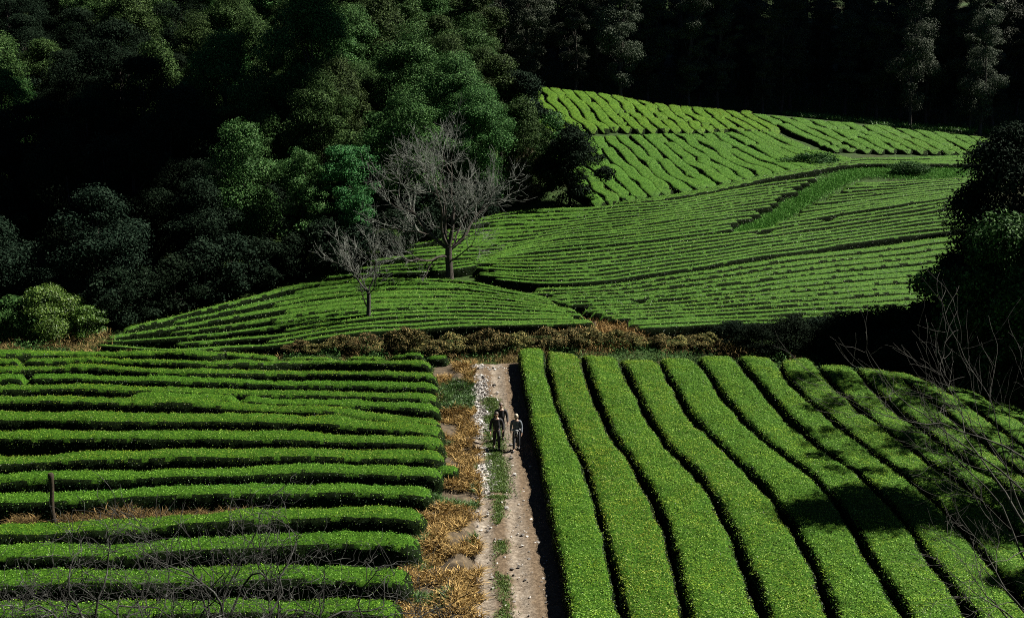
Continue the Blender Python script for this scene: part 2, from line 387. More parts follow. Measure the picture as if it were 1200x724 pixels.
# ------------------------------------------------------------------ tea hedges
def profile(k, n=4.0):
    th = np.linspace(PI, 0, 200)
    x = np.sign(np.cos(th)) * np.abs(np.cos(th)) ** (2 / n); z = np.abs(np.sin(th)) ** (2 / n)
    p = np.stack([x, z], -1)
    return p
def hedge(name, C, W, h, label, group, ds=0.14, k=20, leaf=0.055, dens=260, mats=('tea_leaf', 'tea_inner'), rough=0.05, lump=0.07, lumps=1.3,
          notches=(), pn=4.0, end_r=0.6, lean=(0.0, 0.0), seed=0, soft=0.28, wv=0.05):
    """one clipped hedge row: C centre line (world xy), W width along it"""
    C = np.asarray(C, float)
    s = np.concatenate([[0], np.cumsum(np.linalg.norm(np.diff(C, axis=0), axis=1))])
    L = s[-1]; n = max(6, int(L / ds))
    t = np.linspace(0, L, n)
    cx = np.interp(t, s, C[:, 0]); cy = np.interp(t, s, C[:, 1]); w = np.interp(t, s, W)
    tx = np.gradient(cx); ty = np.gradient(cy); ln = np.hypot(tx, ty) + 1e-9; tx /= ln; ty /= ln
    nx, ny = -ty, tx
    wn = n2(cx, cy, lumps, seed + 1)
    w = np.maximum(0.35, w * (1 + wv * wn) + wv * n2(cx, cy, 0.45, seed + 2))
    hh = h * (1 + 0.09 * n2(cx, cy, lumps * 1.4, seed + 3))
    d = np.minimum(t, L - t); er = min(end_r, L * 0.3)
    e = np.sqrt(np.clip(1 - (1 - np.clip(d / er, 0, 1)) ** 2.4, 0.0, 1))
    w = w * (0.25 + 0.75 * e); hh = hh * (0.12 + 0.88 * e)
    for q, dep, wd in notches:
        f = 1 - dep * np.exp(-((t - q * L) / wd) ** 4)
        hh = hh * f; w = w * (1 - (1 - f) * 0.25)
    p0 = profile(k, pn)
    mw, mh = np.mean(w) / 2, h
    pp = resample(p0 * np.array([mw, mh]), k) / np.array([mw, mh])
    off = pp[None, :, 0] * (w / 2)[:, None]
    X = cx[:, None] + nx[:, None] * off; Y = cy[:, None] + ny[:, None] * off
    zz = pp[None, :, 1] * hh[:, None]
    Z = H(X, Y) - 0.1 + zz + 0.1 * (pp[None, :, 1])
    P = np.stack([X, Y, Z], -1)
    # surface normals
    def normals(P):
        a = np.gradient(P, axis=0); b = np.gradient(P, axis=1)
        N = np.cross(b, a); N /= np.linalg.norm(N, axis=2)[..., None] + 1e-9
        return N
    N = normals(P)
    if N[n // 2, k // 2, 2] < 0: N = -N
    lift = rough * vnoise(P / 0.22, seed) + lump * vnoise(P / lumps, seed + 5) + rough * 0.6 * vnoise(P / 0.09, seed + 9)
    P = P + N * lift[..., None] * np.clip(pp[None, :, 1] * 3, 0, 1)[..., None]
    g = Geo()
    fl = np.cross(P[n // 2 + 1, k // 2] - P[n // 2, k // 2], P[n // 2, k // 2 + 1] - P[n // 2, k // 2])[2] < 0
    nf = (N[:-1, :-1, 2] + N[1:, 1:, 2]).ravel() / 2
    g.grid(P, np.where(nf + 0.25 * vnoise(P[:-1, :-1] / 0.35, seed + 3).ravel() > 0.6, 1, 3), True, flip=fl)  # steep faces take the painted shade tone
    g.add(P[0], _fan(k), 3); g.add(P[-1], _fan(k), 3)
    # leaves
    arc = np.linalg.norm(np.diff(pp * np.array([mw, mh]), axis=0), axis=1).sum()
    nl = int(L * arc * dens)
    si = rng.uniform(0, n - 1.001, nl); tj = rng.uniform(0.06 * k, 0.94 * k - 1.001, nl)
    i = si.astype(int); j = tj.astype(int); fi = (si - i)[:, None]; fj = (tj - j)[:, None]
    c = P[i, j] * (1 - fi) * (1 - fj) + P[i + 1, j] * fi * (1 - fj) + P[i, j + 1] * (1 - fi) * fj + P[i + 1, j + 1] * fi * fj
    nn = N[i, j]
    c = c + nn * rng.uniform(-0.2, 1.1, nl)[:, None] * leaf
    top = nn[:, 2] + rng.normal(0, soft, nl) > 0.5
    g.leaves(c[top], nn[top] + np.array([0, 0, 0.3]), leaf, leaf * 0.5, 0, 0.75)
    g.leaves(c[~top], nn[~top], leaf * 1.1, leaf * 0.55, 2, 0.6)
    o = g.build(name, [M[mats[0]], M[mats[1]], M['tea_shade_leaf'], M['tea_shade_inner']])
    return tag(o, label, 'tea hedge', group)

ORD = ['first', 'second', 'third', 'fourth', 'fifth', 'sixth', 'seventh', 'eighth', 'ninth', 'tenth', 'eleventh', 'twelfth', 'thirteenth', 'fourteenth',
       'fifteenth', 'sixteenth', 'seventeenth', 'eighteenth', 'nineteenth', 'twentieth', 'twenty-first', 'twenty-second', 'twenty-third', 'twenty-fourth',
       'twenty-fifth', 'twenty-sixth', 'twenty-seventh', 'twenty-eighth', 'twenty-ninth', 'thirtieth']

# --- right field: gaps between the rows, measured on the hedge tops
gaps = [
    [(602, 411), (612, 470), (622, 520), (632, 570), (642, 620), (650, 670), (658, 724)],
    [(637, 408), (640, 431), (647, 464), (668, 515), (686, 551), (695, 584), (709, 635), (721, 681), (730, 724)],
    [(677, 405), (682, 418), (698, 464), (718, 510), (739, 538), (762, 575), (778, 611), (790, 658), (806, 724)],
    [(721, 405), (726, 418), (744, 455), (762, 491), (783, 524), (815, 549), (838, 584), (861, 630), (880, 676), (897, 724)],
    [(762, 407), (766, 414), (783, 441), (799, 471), (825, 505), (857, 535), (889, 561), (915, 596), (941, 638), (960, 671), (976, 724)],
    [(813, 412), (817, 420), (843, 457), (866, 487), (898, 519), (946, 551), (978, 584), (1001, 616), (1020, 653), (1048, 695), (1062, 724)],
    [(860, 416), (864, 422), (889, 450), (917, 482), (938, 503), (974, 533), (1015, 561), (1048, 593), (1071, 625), (1094, 658), (1121, 690), (1142, 724)],
    [(907, 421), (911, 426), (928, 450), (951, 473), (992, 505), (1029, 535), (1071, 563), (1108, 598), (1145, 639), (1177, 676), (1215, 724)],
    [(954, 425), (960, 431), (978, 452), (1006, 478), (1043, 508), (1071, 528), (1121, 561), (1160, 593), (1205, 636), (1280, 724)],
    [(1000, 430), (1008, 438), (1034, 466), (1075, 498), (1112, 526), (1149, 549), (1180, 572), (1240, 625), (1345, 724)],
    [(1047, 437), (1061, 447), (1098, 475), (1135, 505), (1177, 538), (1240, 590), (1410, 724)],
    [(1096, 448), (1140, 478), (1180, 508), (1240, 552), (1480, 724)],
    [(1147, 462), (1200, 496), (1260, 540), (1540, 724)],
    [(1200, 480), (1260, 515), (1600, 724)],
]
Yg = np.arange(26.0, 61.0, 0.35)
lines = []
for gp in gaps:
    gp = resample(gp, 26)
    P = ground(gp[:, 0], gp[:, 1], 0.8, 25, 62.0)
    o = np.argsort(P[:, 1]); P = P[o]
    x = np.interp(Yg, P[:, 1], P[:, 0])
    sl = (P[4, 0] - P[0, 0]) / max(0.5, P[4, 1] - P[0, 1])
    lo = Yg < P[0, 1]; x[lo] = P[0, 0] + sl * (Yg[lo] - P[0, 1])
    x = smooth(x[:, None], 3)[:, 0]
    lines.append((x, P[-1, 1]))
for i in range(len(lines) - 1):
    (xa, ya), (xb, yb) = lines[i], lines[i + 1]
    top = (ya + yb) / 2 + 0.3
    k = Yg <= top
    C = np.stack([(xa + xb) / 2, Yg], -1)[k]
    W = (xb - xa)[k]
    tg = np.gradient(C, axis=0); cosf = np.abs(tg[:, 1]) / np.hypot(tg[:, 0], tg[:, 1])
    W = np.clip(W * cosf - 0.30, 0.9, 2.6)
    if i == 0: C[:, 0] += 0.1
    where = 'beside the dirt track' if i == 0 else '%s row from the dirt track' % ORD[i]
    hedge('tea_hedge', C, W, 0.85, 'clipped tea hedge running away up the right field, ' + where, 'tea hedges of the right field',
          dens=380 if i < 10 else 150, leaf=0.056, k=24, seed=i * 7, lump=0.10, lumps=1.4, pn=7.0)
TRACK_R = lines[0]

# --- left field: back edges of the rows, measured on the hedge tops, from the camera side up
lrows = [
    [(-60, 752), (200, 748), (330, 745), (455, 742)],
    [(-60, 709), (0, 708), (200, 704), (400, 702), (462, 706)],
    [(-60, 672), (0, 671), (200, 669), (400, 664), (473, 668)],
    [(-60, 642), (0, 640), (200, 635), (400, 625), (482, 629)],
    [(-60, 617), (0, 616), (200, 606), (300, 600), (400, 595), (492, 599)],
    [(-60, 581), (0, 580), (120, 576), (200, 572), (400, 566), (500, 570)],
    [(-60, 559), (0, 557), (200, 551), (400, 545), (512, 548)],
    [(-60, 536), (0, 534), (200, 528), (400, 526), (514, 529)],
    [(-60, 507), (0, 506), (200, 507), (400, 508), (514, 512)],
    [(-60, 484), (0, 483), (200, 484), (400, 489), (514, 500)],
    [(-60, 464), (0, 464), (200, 467), (300, 471), (400, 478), (512, 488)],
    [(150, 459), (250, 462), (350, 467), (510, 474)],
    [(-60, 451), (0, 450), (100, 449), (200, 452), (300, 457), (400, 458), (510, 461)],
    [(-60, 439), (0, 438), (100, 438), (200, 441), (300, 444), (400, 446), (508, 448)],
    [(-60, 428), (0, 428), (130, 428), (230, 433), (400, 434), (506, 435)],
    [(-60, 419), (0, 419), (150, 420), (300, 422), (500, 423)],
    [(-60, 410), (0, 410), (200, 411), (325, 412)],
    [(328, 411), (398, 409.5)], [(402, 409.5), (450, 409)], [(453, 409), (499, 409)],
]
tops = [resample(ground(*resample(np.array(r, float), 40).T, 0.8, 25, 62)[:, :2], 60) for r in lrows]
for T_ in tops[:17]: T_[-1, 0] += 0.35
for i, B in enumerate(tops):
    if i == 0: sp = 2.3
    else:
        sp = np.median([np.min(np.hypot(*(tops[i - 1] - b).T)) for b in B])
    if i in (18, 19): sp = 1.4
    if i == 17: sp = 1.4
    sp = float(np.clip(sp, 1.25, 2.6))
    wid = np.clip(sp * 0.52, 0.78, 1.25)
    C = B + np.array([0, -wid * 0.5 + 0.1])
    C[:, 1] += 0.09 * n2(C[:, 0], C[:, 1], 4.0, i)
    nt_ = []
    if i in (11, 13, 15):
        for _ in range(1):
            nt_.append((random.uniform(0.1, 0.9), random.uniform(0.25, 0.5), random.uniform(0.2, 0.35)))
    if i < 17:
        lab = 'clipped tea hedge lying across the left field, %s row up from the bare foreground shrubs' % ORD[i]
    else:
        lab = ['short clipped tea hedge block at the top of the left field, farthest from the track',
               'middle of three short tea hedge blocks topping the left field',
               'short clipped tea hedge block topping the left field, closest to the track'][i - 17]
    hedge('tea_hedge', C, np.full(len(C), wid), 0.8 if i > 9 else 0.9, lab, 'tea hedges of the left field', dens=230, k=20, seed=100 + i * 5,
          mats=('tea_leaf_deep', 'tea_inner'), lump=0.08, lumps=1.6, pn=6.0, notches=nt_, end_r=0.8)

# --- slopes behind the gully
def patch(first, last, n, lab, group, mats, dmin, dmax, gap=0.40, h=0.8, starts=None, jit=0.4, notch=0.0, off=0.6, curve=0, nw=(0.2, 0.5), leaf=0.095, wig=0.3):
    A = resample(first, 24); B = resample(last, 24)
    bl = []
    for k in range(n + 1):
        t = k / n
        L = A * (1 - t) + B * t
        P = ground(L[:, 0], L[:, 1], off, dmin, dmax)[:, :2]
        bl.append(smooth(resample(P, 40), 2))
    wm = []
    for k in range(n):
        C = (bl[k] + bl[k + 1]) / 2
        tg = np.gradient(C, axis=0); tg /= np.linalg.norm(tg, axis=1)[:, None] + 1e-9
        D = bl[k + 1] - bl[k]
        W = np.abs(D[:, 0] * -tg[:, 1] + D[:, 1] * tg[:, 0])
        wm.append(W.mean())
        lo, hi = 0, len(C)
        if starts: lo = int(starts(k) * len(C))
        C2 = C[lo:hi]; W2 = W[lo:hi]
        C2 = C2.copy()
        C2[:, 0] += wig * n2(C2[:, 0], C2[:, 1], 2.4, 7); C2[:, 1] += wig * n2(C2[:, 0], C2[:, 1], 2.4, 57)
        # ragged ends
        a = int(random.uniform(0, jit) * 4); b_ = int(random.uniform(0, jit) * 4)
        C2 = C2[a:len(C2) - b_]; W2 = W2[a:len(W2) - b_]
        if len(C2) < 4: continue
        W2 = np.clip(smooth(W2[:, None], 3)[:, 0] - gap, 0.45, 2.6)
        Ls = np.linalg.norm(np.diff(C2, axis=0), axis=1).sum()
        nts = [(random.uniform(0.03, 0.97), random.uniform(0.5, 0.95), random.uniform(*nw)) for _ in range(int(Ls * notch + random.random()))]
        hedge('tea_hedge', C2, W2, h, lab % ORD[k], group, ds=0.4, k=14, leaf=leaf, dens=55, soft=0.1, wv=0.03, mats=mats, rough=0.025, lump=0.04, lumps=2.2, notches=nts,
              pn=7.0, end_r=0.5, seed=int(random.random() * 900))
    print('patch', lab[:40], n, 'spacing', np.round([np.mean(wm), np.min(wm), np.max(wm)], 2))

FAR = ('tea_far', 'tea_far_inner'); YEL = ('tea_yellow', 'tea_yellow_inner')
patch([(110, 404), (200, 411), (330, 405), (430, 389), (560, 382), (703, 379)], [(125, 390), (250, 357), (350, 331), (450, 323), (545, 326), (658, 351)], 13,
      'narrow tea row around the small bare tree, %s up from the gully', 'tea rows on the slope around the bare trees', FAR, 63, 90,
      starts=lambda k: (0, 0.3, 0.14, 0.35)[k % 4], jit=0.5, gap=0.30, h=0.6, wig=0.12)
patch([(748, 386), (850, 380), (950, 379), (1095, 376), (1150, 375)], [(600, 338), (700, 334), (800, 319), (900, 303), (1000, 290), (1150, 271)], 14,
      'narrow tea row on the slope right of the bare trees, %s up from the gully', 'tea rows on the slope above the right gully', FAR, 67, 100, notch=0.004, nw=(0.3, 1.2), gap=0.30, h=0.6, wig=0.12)
patch([(560, 324), (640, 334), (700, 331), (800, 316), (900, 299), (1000, 286), (1150, 266)], [(545, 303), (650, 296), (740, 286), (870, 270), (1000, 250), (1150, 226)], 9,
      'narrow tea row across the middle of the far slope, %s above the dark terrace edge', 'tea rows above the dark terrace edge', FAR, 70, 110, notch=0.004, nw=(0.3, 1.2), gap=0.30, h=0.6, wig=0.12)
patch([(355, 329), (450, 321), (535, 317), (600, 298), (720, 287), (858, 269)], [(540, 262), (600, 245), (700, 241), (800, 233), (900, 213), (972, 204)], 15,
      'narrow tea row left of the bright grass strip, %s up the slope', 'tea rows left of the grass strip', FAR, 72, 118, gap=0.30, h=0.6,
      starts=lambda k: (0, 0.12, 0.04, 0.16)[k % 4], wig=0.12)
patch([(903, 264), (1000, 248), (1150, 225)], [(1000, 213), (1055, 211), (1150, 206)], 11,
      'narrow tea row right of the bright grass strip, %s up the slope', 'tea rows right of the grass strip', FAR, 80, 118, gap=0.30, h=0.6, wig=0.12)
patch([(636, 158), (652, 185), (670, 212), (696, 238)], [(902, 151), (930, 163), (965, 175), (1012, 186)], 19,
      'tea row running down the upper hill below its yellow top, %s from the woods', 'tea rows on the upper hill face', FAR, 95, 137, gap=0.04, h=0.48, notch=0.05, jit=0.2, wig=0.45)
patch([(600, 96), (620, 124), (642, 151)], [(876, 128), (894, 140), (918, 152)], 19,
      'yellow green tea row on the top of the upper hill, %s from the woods', 'yellow tea rows on the hilltop', YEL, 112, 138, gap=0.04, h=0.48, notch=0.10, jit=0.3, wig=0.45)
patch([(880, 131), (931, 153), (976, 173)], [(1150, 157), (1165, 166), (1185, 178)], 13,
      'tea row on the shoulder behind the upper hill, %s from the dark diagonal furrow', 'tea rows on the far shoulder', FAR, 112, 140, gap=0.06, h=0.45, notch=0.12, jit=0.3, wig=0.45)
patch([(705, 240), (800, 231), (900, 209), (1000, 192), (1160, 192)], [(712, 238), (800, 226), (880, 208), (1000, 185), (1170, 180)], 3,
      'tea row edging the foot of the upper hill, %s from the mound', 'tea rows at the foot of the upper hill', FAR, 95, 125, gap=0.30, h=0.6, wig=0.12)

# ------------------------------------------------------------------ trees
def lobes_crown(g, lobes, per, leaf, mat=0, up=0.35, r=None):
    r = rng if r is None else r
    for c, rad in lobes:
        n = int(per * (rad ** 1.6) * r.uniform(0.55, 1.2)); sq = r.uniform(0.45, 0.85); lf = leaf * r.uniform(0.75, 1.4)
        d = r.normal(0, 1, (n, 3)); d[:, 2] += up; d /= np.linalg.norm(d, axis=1)[:, None]
        rr = rad * r.uniform(0.5, 1.13, n) * (1 + 0.25 * vnoise(d * 2.2 + np.array(c), 3))
        p = np.array(c) + d * rr[:, None] * np.array([1.1, 1.1, sq])
        g.leaves(p, d + np.array([0, 0, 0.35]), lf, lf * 0.6, mat, 0.7, r)
def crown_shape(kind, hgt, wid, nl, r, base=0.35):
    L = []; ph0 = r.uniform(0, 6)
    for _ in range(nl):
        a = r.uniform(0, 2 * PI); q = r.uniform(0, 1)
        if kind == 'round':
            z = hgt * (base + (1 - base) * q); f = math.sin(PI * min(1, 0.12 + 0.88 * q) ** 1.25)
            rr = wid / 2 * f * r.uniform(0.35, 0.95); rad = r.uniform(0.10, 0.2) * wid
        elif kind == 'tall':
            z = hgt * (base + (1 - base) * q); f = 0.55 + 0.45 * math.sin(PI * q * 0.9)
            rr = wid / 2 * f * r.uniform(0.1, 0.95); rad = r.uniform(0.11, 0.2) * wid
        else:  # cone
            z = hgt * (base + (1 - base) * q); f = 1 - q * 0.85
            rr = wid / 2 * f * r.uniform(0.4, 1.0); rad = r.uniform(0.09, 0.16) * wid * (1.1 - 0.5 * q)
        kk = 1 + 0.35 * math.sin(a * 2 + ph0) * math.sin(q * 5 + ph0 * 2); rr *= kk; rad *= r.uniform(0.55, 1.25)
        L.append(((rr * math.cos(a), rr * math.sin(a), z), rad))
    return L
def limb_paths(top, lobes, r, n):
    out = []
    for k in r.choice(len(lobes), min(n, len(lobes)), replace=False):
        c = np.array(lobes[k][0]); z0 = min(top * 0.9, c[2] * r.uniform(0.45, 0.7))
        s = np.array([0, 0, z0]); m = (s + c) / 2 + np.array([0, 0, -0.25])
        out.append(resample(np.array([s, m, c]), 5))
    return out
def make_tree(name, kind, hgt, wid, nl, per, leaf, leafm, barkm, label, seed, base=0.35, tr=0.2, group=None, cat='tree', limbs=8):
    r = np.random.default_rng(seed)
    L = crown_shape(kind, hgt, wid, nl, r, base)
    t = thing(name, label, cat, (0, 0, 0), 0, group)
    g = Geo()
    tz = np.linspace(-0.4, hgt * 0.85, 9); ph = r.uniform(0, 6)
    pts = np.stack([0.16 * np.sin(tz * 0.5 + ph) - 0.16 * math.sin(ph), 0.16 * np.cos(tz * 0.45 + ph) - 0.16 * math.cos(ph), tz], -1)
    g.tube(pts, tr * (1 - 0.85 * np.linspace(0, 1, 9)) * (1 + 0.35 * np.exp(-np.linspace(0, 1, 9) * 12)), 8)
    for p in limb_paths(hgt * 0.85, L, r, limbs): g.tube(p, np.linspace(tr * 0.35, tr * 0.08, 5), 5)
    g.build('trunk', M[barkm], t)
    g = Geo(); lobes_crown(g, L, per, leaf, 0, 0.35, r)
    g.build('crown', M[leafm], t)
    return t

bases = []
def forest_tree_protos():
    P = []
    for i in range(5):
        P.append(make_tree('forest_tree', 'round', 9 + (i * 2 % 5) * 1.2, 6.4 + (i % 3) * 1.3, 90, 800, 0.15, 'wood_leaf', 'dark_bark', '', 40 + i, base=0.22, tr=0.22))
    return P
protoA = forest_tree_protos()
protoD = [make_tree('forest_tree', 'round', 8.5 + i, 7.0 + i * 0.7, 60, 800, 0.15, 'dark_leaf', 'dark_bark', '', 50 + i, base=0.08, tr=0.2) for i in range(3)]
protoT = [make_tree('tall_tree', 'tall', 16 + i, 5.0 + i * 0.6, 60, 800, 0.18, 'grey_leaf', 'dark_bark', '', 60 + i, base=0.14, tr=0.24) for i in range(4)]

EDGE_U = [-400, 0, 120, 300, 400, 470, 540, 590, 640]
EDGE_V = [400, 398, 386, 341, 318, 297, 267, 246, 232]
def spread(cands, dmin):
    out = []
    for c in cands:
        if all((c[0] - o[0]) ** 2 + (c[1] - o[1]) ** 2 > dmin * dmin for o in out): out.append(c)
    return out
cand = []
for _ in range(9000):
    x = random.uniform(-85, 6); y = random.uniform(66, 190)
    z = float(H(x, y)); u, v, d = px_of((x, y, z))
    if v > np.interp(u, EDGE_U, EDGE_V) - 4: continue
    if u < -70 or u > 640: continue
    lim = np.interp(v, [60, 97, 130, 160, 200, 240], [556, 562, 574, 586, 598, 614])
    if u > lim: continue
    ppm = FPX / d
    if v - 4 * ppm < -60: continue
    if 248 < u < 445 and v > 258: continue
    cand.append((x, y, z, u, v))
left_spots = spread(cand, 4.9)
protos_used = {}
def place(protos, k, loc, rz, sc, label, group):
    p = protos[k]
    if id(p) not in protos_used:
        protos_used[id(p)] = 1
        p.location = loc; p.rotation_euler = (0, 0, rz); p.scale = sc; tag(p, label, group=group)
        return p
    return dup(p, loc, rz, sc, label, group)
for n, (x, y, z, u, v) in enumerate(left_spots):
    s = random.uniform(0.75, 1.15)
    if u < 240 and v > 300: lab, gr = 'dark broadleaf tree in deep shade at the foot of the left wooded hillside', 'trees at the foot of the left woods'
    elif u < 240: lab, gr = 'shaded broadleaf tree high on the far left of the wooded hillside', 'trees on the far left of the woods'
    elif v > 240: lab, gr = 'dark green broadleaf tree along the wood edge behind the two bare trees', 'trees along the wood edge behind the bare trees'
    else: lab, gr = 'dark green broadleaf tree on the wooded hillside above the bare trees', 'trees on the woods above the bare trees'
    pr = protoD if (v > 262 and u < 430) or (u < 230 and random.random() < 0.6) else protoA  # darker leaf colour imitates shade at the foot and far left
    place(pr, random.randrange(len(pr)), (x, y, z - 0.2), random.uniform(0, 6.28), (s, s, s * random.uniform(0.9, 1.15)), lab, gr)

cand = []
for _ in range(6000):
    x = random.uniform(-8, 125); y = random.uniform(140, 215)
    z = float(H(x, y)); u, v, d = px_of((x, y, z))
    if u < 585 or u > 1290: continue
    crest = np.interp(u, [600, 760, 1000, 1200], [137, 137, 141, 141])
    if d < crest + 8: continue
    if 930 < u < 1010 and d < 160: continue
    cand.append((x, y, z, u, v, d))
cand.sort(key=lambda c: 0)
back_spots = spread(cand, 5.6)
for n, (x, y, z, u, v, d) in enumerate(back_spots):
    s = random.uniform(0.8, 1.12)
    near = d < 165
    lab = 'tall dark tree in the front rank of woods behind the tea hill' if near else 'tall dark tree deep in the shaded woods beyond the tea hill'
    place(protoT, random.randrange(len(protoT)), (x, y, z - 0.2), random.uniform(0, 6.28), (s, s, s * random.uniform(0.9, 1.15)), lab,
          'front rank of trees behind the hill' if near else 'trees deep in the far woods')
print('forest', len(left_spots), len(back_spots))

def spot(u, v, dmin=24, dmax=200):
    p = ground(u, v, 0, dmin, dmax)[0]; return (float(p[0]), float(p[1]), float(p[2]) - 0.1)

# crowns that catch the sun among the dark woods
for u, v, dd, hg, wd, lab, sd, kd in ((290, 312, 84, 11.0, 7.2, 'taller bright green leafy tree standing out from the dark woods left of the bare trees', 201, 'round'),
                                      (357, 309, 84, 8.8, 4.6, 'slim bright green tree between the taller bright tree and the bare trees', 202, 'tall'),
                                      (412, 299, 87, 8.2, 4.4, 'slim glossy green tree close behind the small bare tree', 204, 'tall')):
    t = make_tree('leafy_tree', kd, hg, wd, 75, 900, 0.13, 'glossy_leaf', 'dark_bark', lab, sd, base=0.2, tr=0.16)
    t.location = spot(u, v, 70, 120)
# trees and bushes at the left foot of the upper hill
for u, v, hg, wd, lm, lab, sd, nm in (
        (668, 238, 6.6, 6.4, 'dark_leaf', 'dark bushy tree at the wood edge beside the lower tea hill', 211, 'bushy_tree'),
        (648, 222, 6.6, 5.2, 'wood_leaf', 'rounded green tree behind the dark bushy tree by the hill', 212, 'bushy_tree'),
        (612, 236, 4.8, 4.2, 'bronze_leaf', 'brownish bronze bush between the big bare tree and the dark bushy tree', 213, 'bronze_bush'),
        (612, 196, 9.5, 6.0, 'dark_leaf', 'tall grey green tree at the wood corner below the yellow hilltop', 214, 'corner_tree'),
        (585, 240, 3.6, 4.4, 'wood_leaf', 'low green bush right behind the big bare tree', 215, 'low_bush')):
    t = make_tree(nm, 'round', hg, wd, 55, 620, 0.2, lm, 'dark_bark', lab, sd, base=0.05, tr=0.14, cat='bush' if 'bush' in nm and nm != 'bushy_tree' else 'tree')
    t.location = spot(u, v, 85, 130)
# lime bush, lower left, with its smaller neighbours
for u, v, hg, wd, lm, lab, sd in (
        (62, 400, 3.4, 4.6, 'lime_leaf', 'rounded yellow green bush catching the sun at the top of the left field', 221),
        (103, 398, 2.2, 2.6, 'lime_leaf', 'small yellow green bush joined to the right of the big rounded bush', 222),
        (14, 402, 3.0, 4.2, 'wood_leaf', 'dark green bush at the left frame edge beside the rounded yellow green bush', 223)):
    t = make_tree('round_bush', 'round', hg, wd, 50, 1400, 0.11, lm, 'dark_bark', lab, sd, base=0.05, tr=0.08, cat='bush')
    t.location = spot(u, v, 60, 80)
# understorey shrubs at the forest foot
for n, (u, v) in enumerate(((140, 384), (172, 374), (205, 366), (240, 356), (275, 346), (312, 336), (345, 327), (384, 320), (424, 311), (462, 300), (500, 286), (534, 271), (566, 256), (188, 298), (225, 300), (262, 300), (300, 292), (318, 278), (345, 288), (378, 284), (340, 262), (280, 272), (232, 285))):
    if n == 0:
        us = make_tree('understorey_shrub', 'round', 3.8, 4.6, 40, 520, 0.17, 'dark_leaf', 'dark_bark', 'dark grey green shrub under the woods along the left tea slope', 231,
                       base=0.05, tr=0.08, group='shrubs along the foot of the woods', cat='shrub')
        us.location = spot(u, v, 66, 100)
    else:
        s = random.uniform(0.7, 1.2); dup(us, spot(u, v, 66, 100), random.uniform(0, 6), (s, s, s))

# dark trees on the right
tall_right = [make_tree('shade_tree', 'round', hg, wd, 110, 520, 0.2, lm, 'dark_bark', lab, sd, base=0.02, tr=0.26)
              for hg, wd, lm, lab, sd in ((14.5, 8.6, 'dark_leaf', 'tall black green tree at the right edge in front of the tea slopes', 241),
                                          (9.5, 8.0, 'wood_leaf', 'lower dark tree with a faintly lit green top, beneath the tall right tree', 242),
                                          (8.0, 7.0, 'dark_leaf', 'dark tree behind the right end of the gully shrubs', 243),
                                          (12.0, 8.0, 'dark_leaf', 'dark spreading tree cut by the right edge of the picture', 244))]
for t, (u, d) in zip(tall_right, ((1174, 70), (1172, 65), (1150, 70), (1255, 63))):
    p = w_of(u, 400, d); t.location = (p[0], p[1], float(H(p[0], p[1])) - 0.2)
# shade trees just right of the right field (their shadows lie over its rows)
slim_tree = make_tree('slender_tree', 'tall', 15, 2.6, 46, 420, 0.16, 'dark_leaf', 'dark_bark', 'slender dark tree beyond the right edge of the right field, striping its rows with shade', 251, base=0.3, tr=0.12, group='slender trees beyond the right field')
for n, (x, y, sx, sz) in enumerate(((27, 46.5, 0.9, 1.2), (28.5, 49.4, 1.3, 1.35), (30, 51.8, 0.8, 1.5), (29.5, 54.4, 1.2, 1.35), (31, 57.4, 1.7, 1.5))):
    loc = (x, y, float(H(x, y)) - 0.2)
    if n == 0: slim_tree.location = loc; slim_tree.scale = (sx, sx, sz)
    else: dup(slim_tree, loc, random.uniform(0, 6), (sx, sx, sz))
for x, y, sx, sz, k in ((25.0, 41.8, 0.75, 1.3, 0), (23.5, 35.5, 0.35, 0.75, 0), (33, 61, 0.45, 1.2, 0)):
    dup(tall_right[k], (x, y, float(H(x, y)) - 0.2), random.uniform(0, 6), (sx, sx, sz), 'dark tree standing beyond the right edge of the right field, shading its rows', 'trees beyond the right field')

# ------------------------------------------------------------------ bare trees
def grow(out, p, d, length, rad, depth, r, spread_=0.6, up=0.12, wander=0.18, kids=(3, 5), shrink=0.66, rmin=0.008, kidstart=0.3):
    n = 6 if depth > 0 else 4
    pts = [np.array(p, float)]; d = np.array(d, float); d /= np.linalg.norm(d)
    for k in range(n):
        d = d + r.normal(0, wander, 3) + np.array([0, 0, up]); d /= np.linalg.norm(d)
        pts.append(pts[-1] + d * length / n)
    pts = np.array(pts); rr = np.linspace(rad, max(rmin * 0.7, rad * 0.42), n + 1)
    out.append((pts, rr, depth))
    if depth == 0: return
    for k in range(r.integers(*kids)):
        q = r.uniform(kidstart, 1.0); f = q * n; i = min(int(f), n - 1); s = pts[i] + (pts[i + 1] - pts[i]) * (f - i)
        t = pts[i + 1] - pts[i]; t /= np.linalg.norm(t)
        a = r.normal(0, 1, 3); a -= t * (a @ t); a /= np.linalg.norm(a)
        nd = t * (1 - spread_ * 0.4) + a * spread_ * r.uniform(0.6, 1.2)
        grow(out, s, nd, length * shrink * r.uniform(0.7, 1.15), max(rmin, np.interp(f, range(n + 1), rr) * r.uniform(0.5, 0.7)), depth - 1, r, spread_, up, wander, kids, shrink, rmin, kidstart)
    # the tip goes on
    grow(out, pts[-1], d, length * shrink, rr[-1], depth - 1, r, spread_, up, wander, kids, shrink, rmin, kidstart)
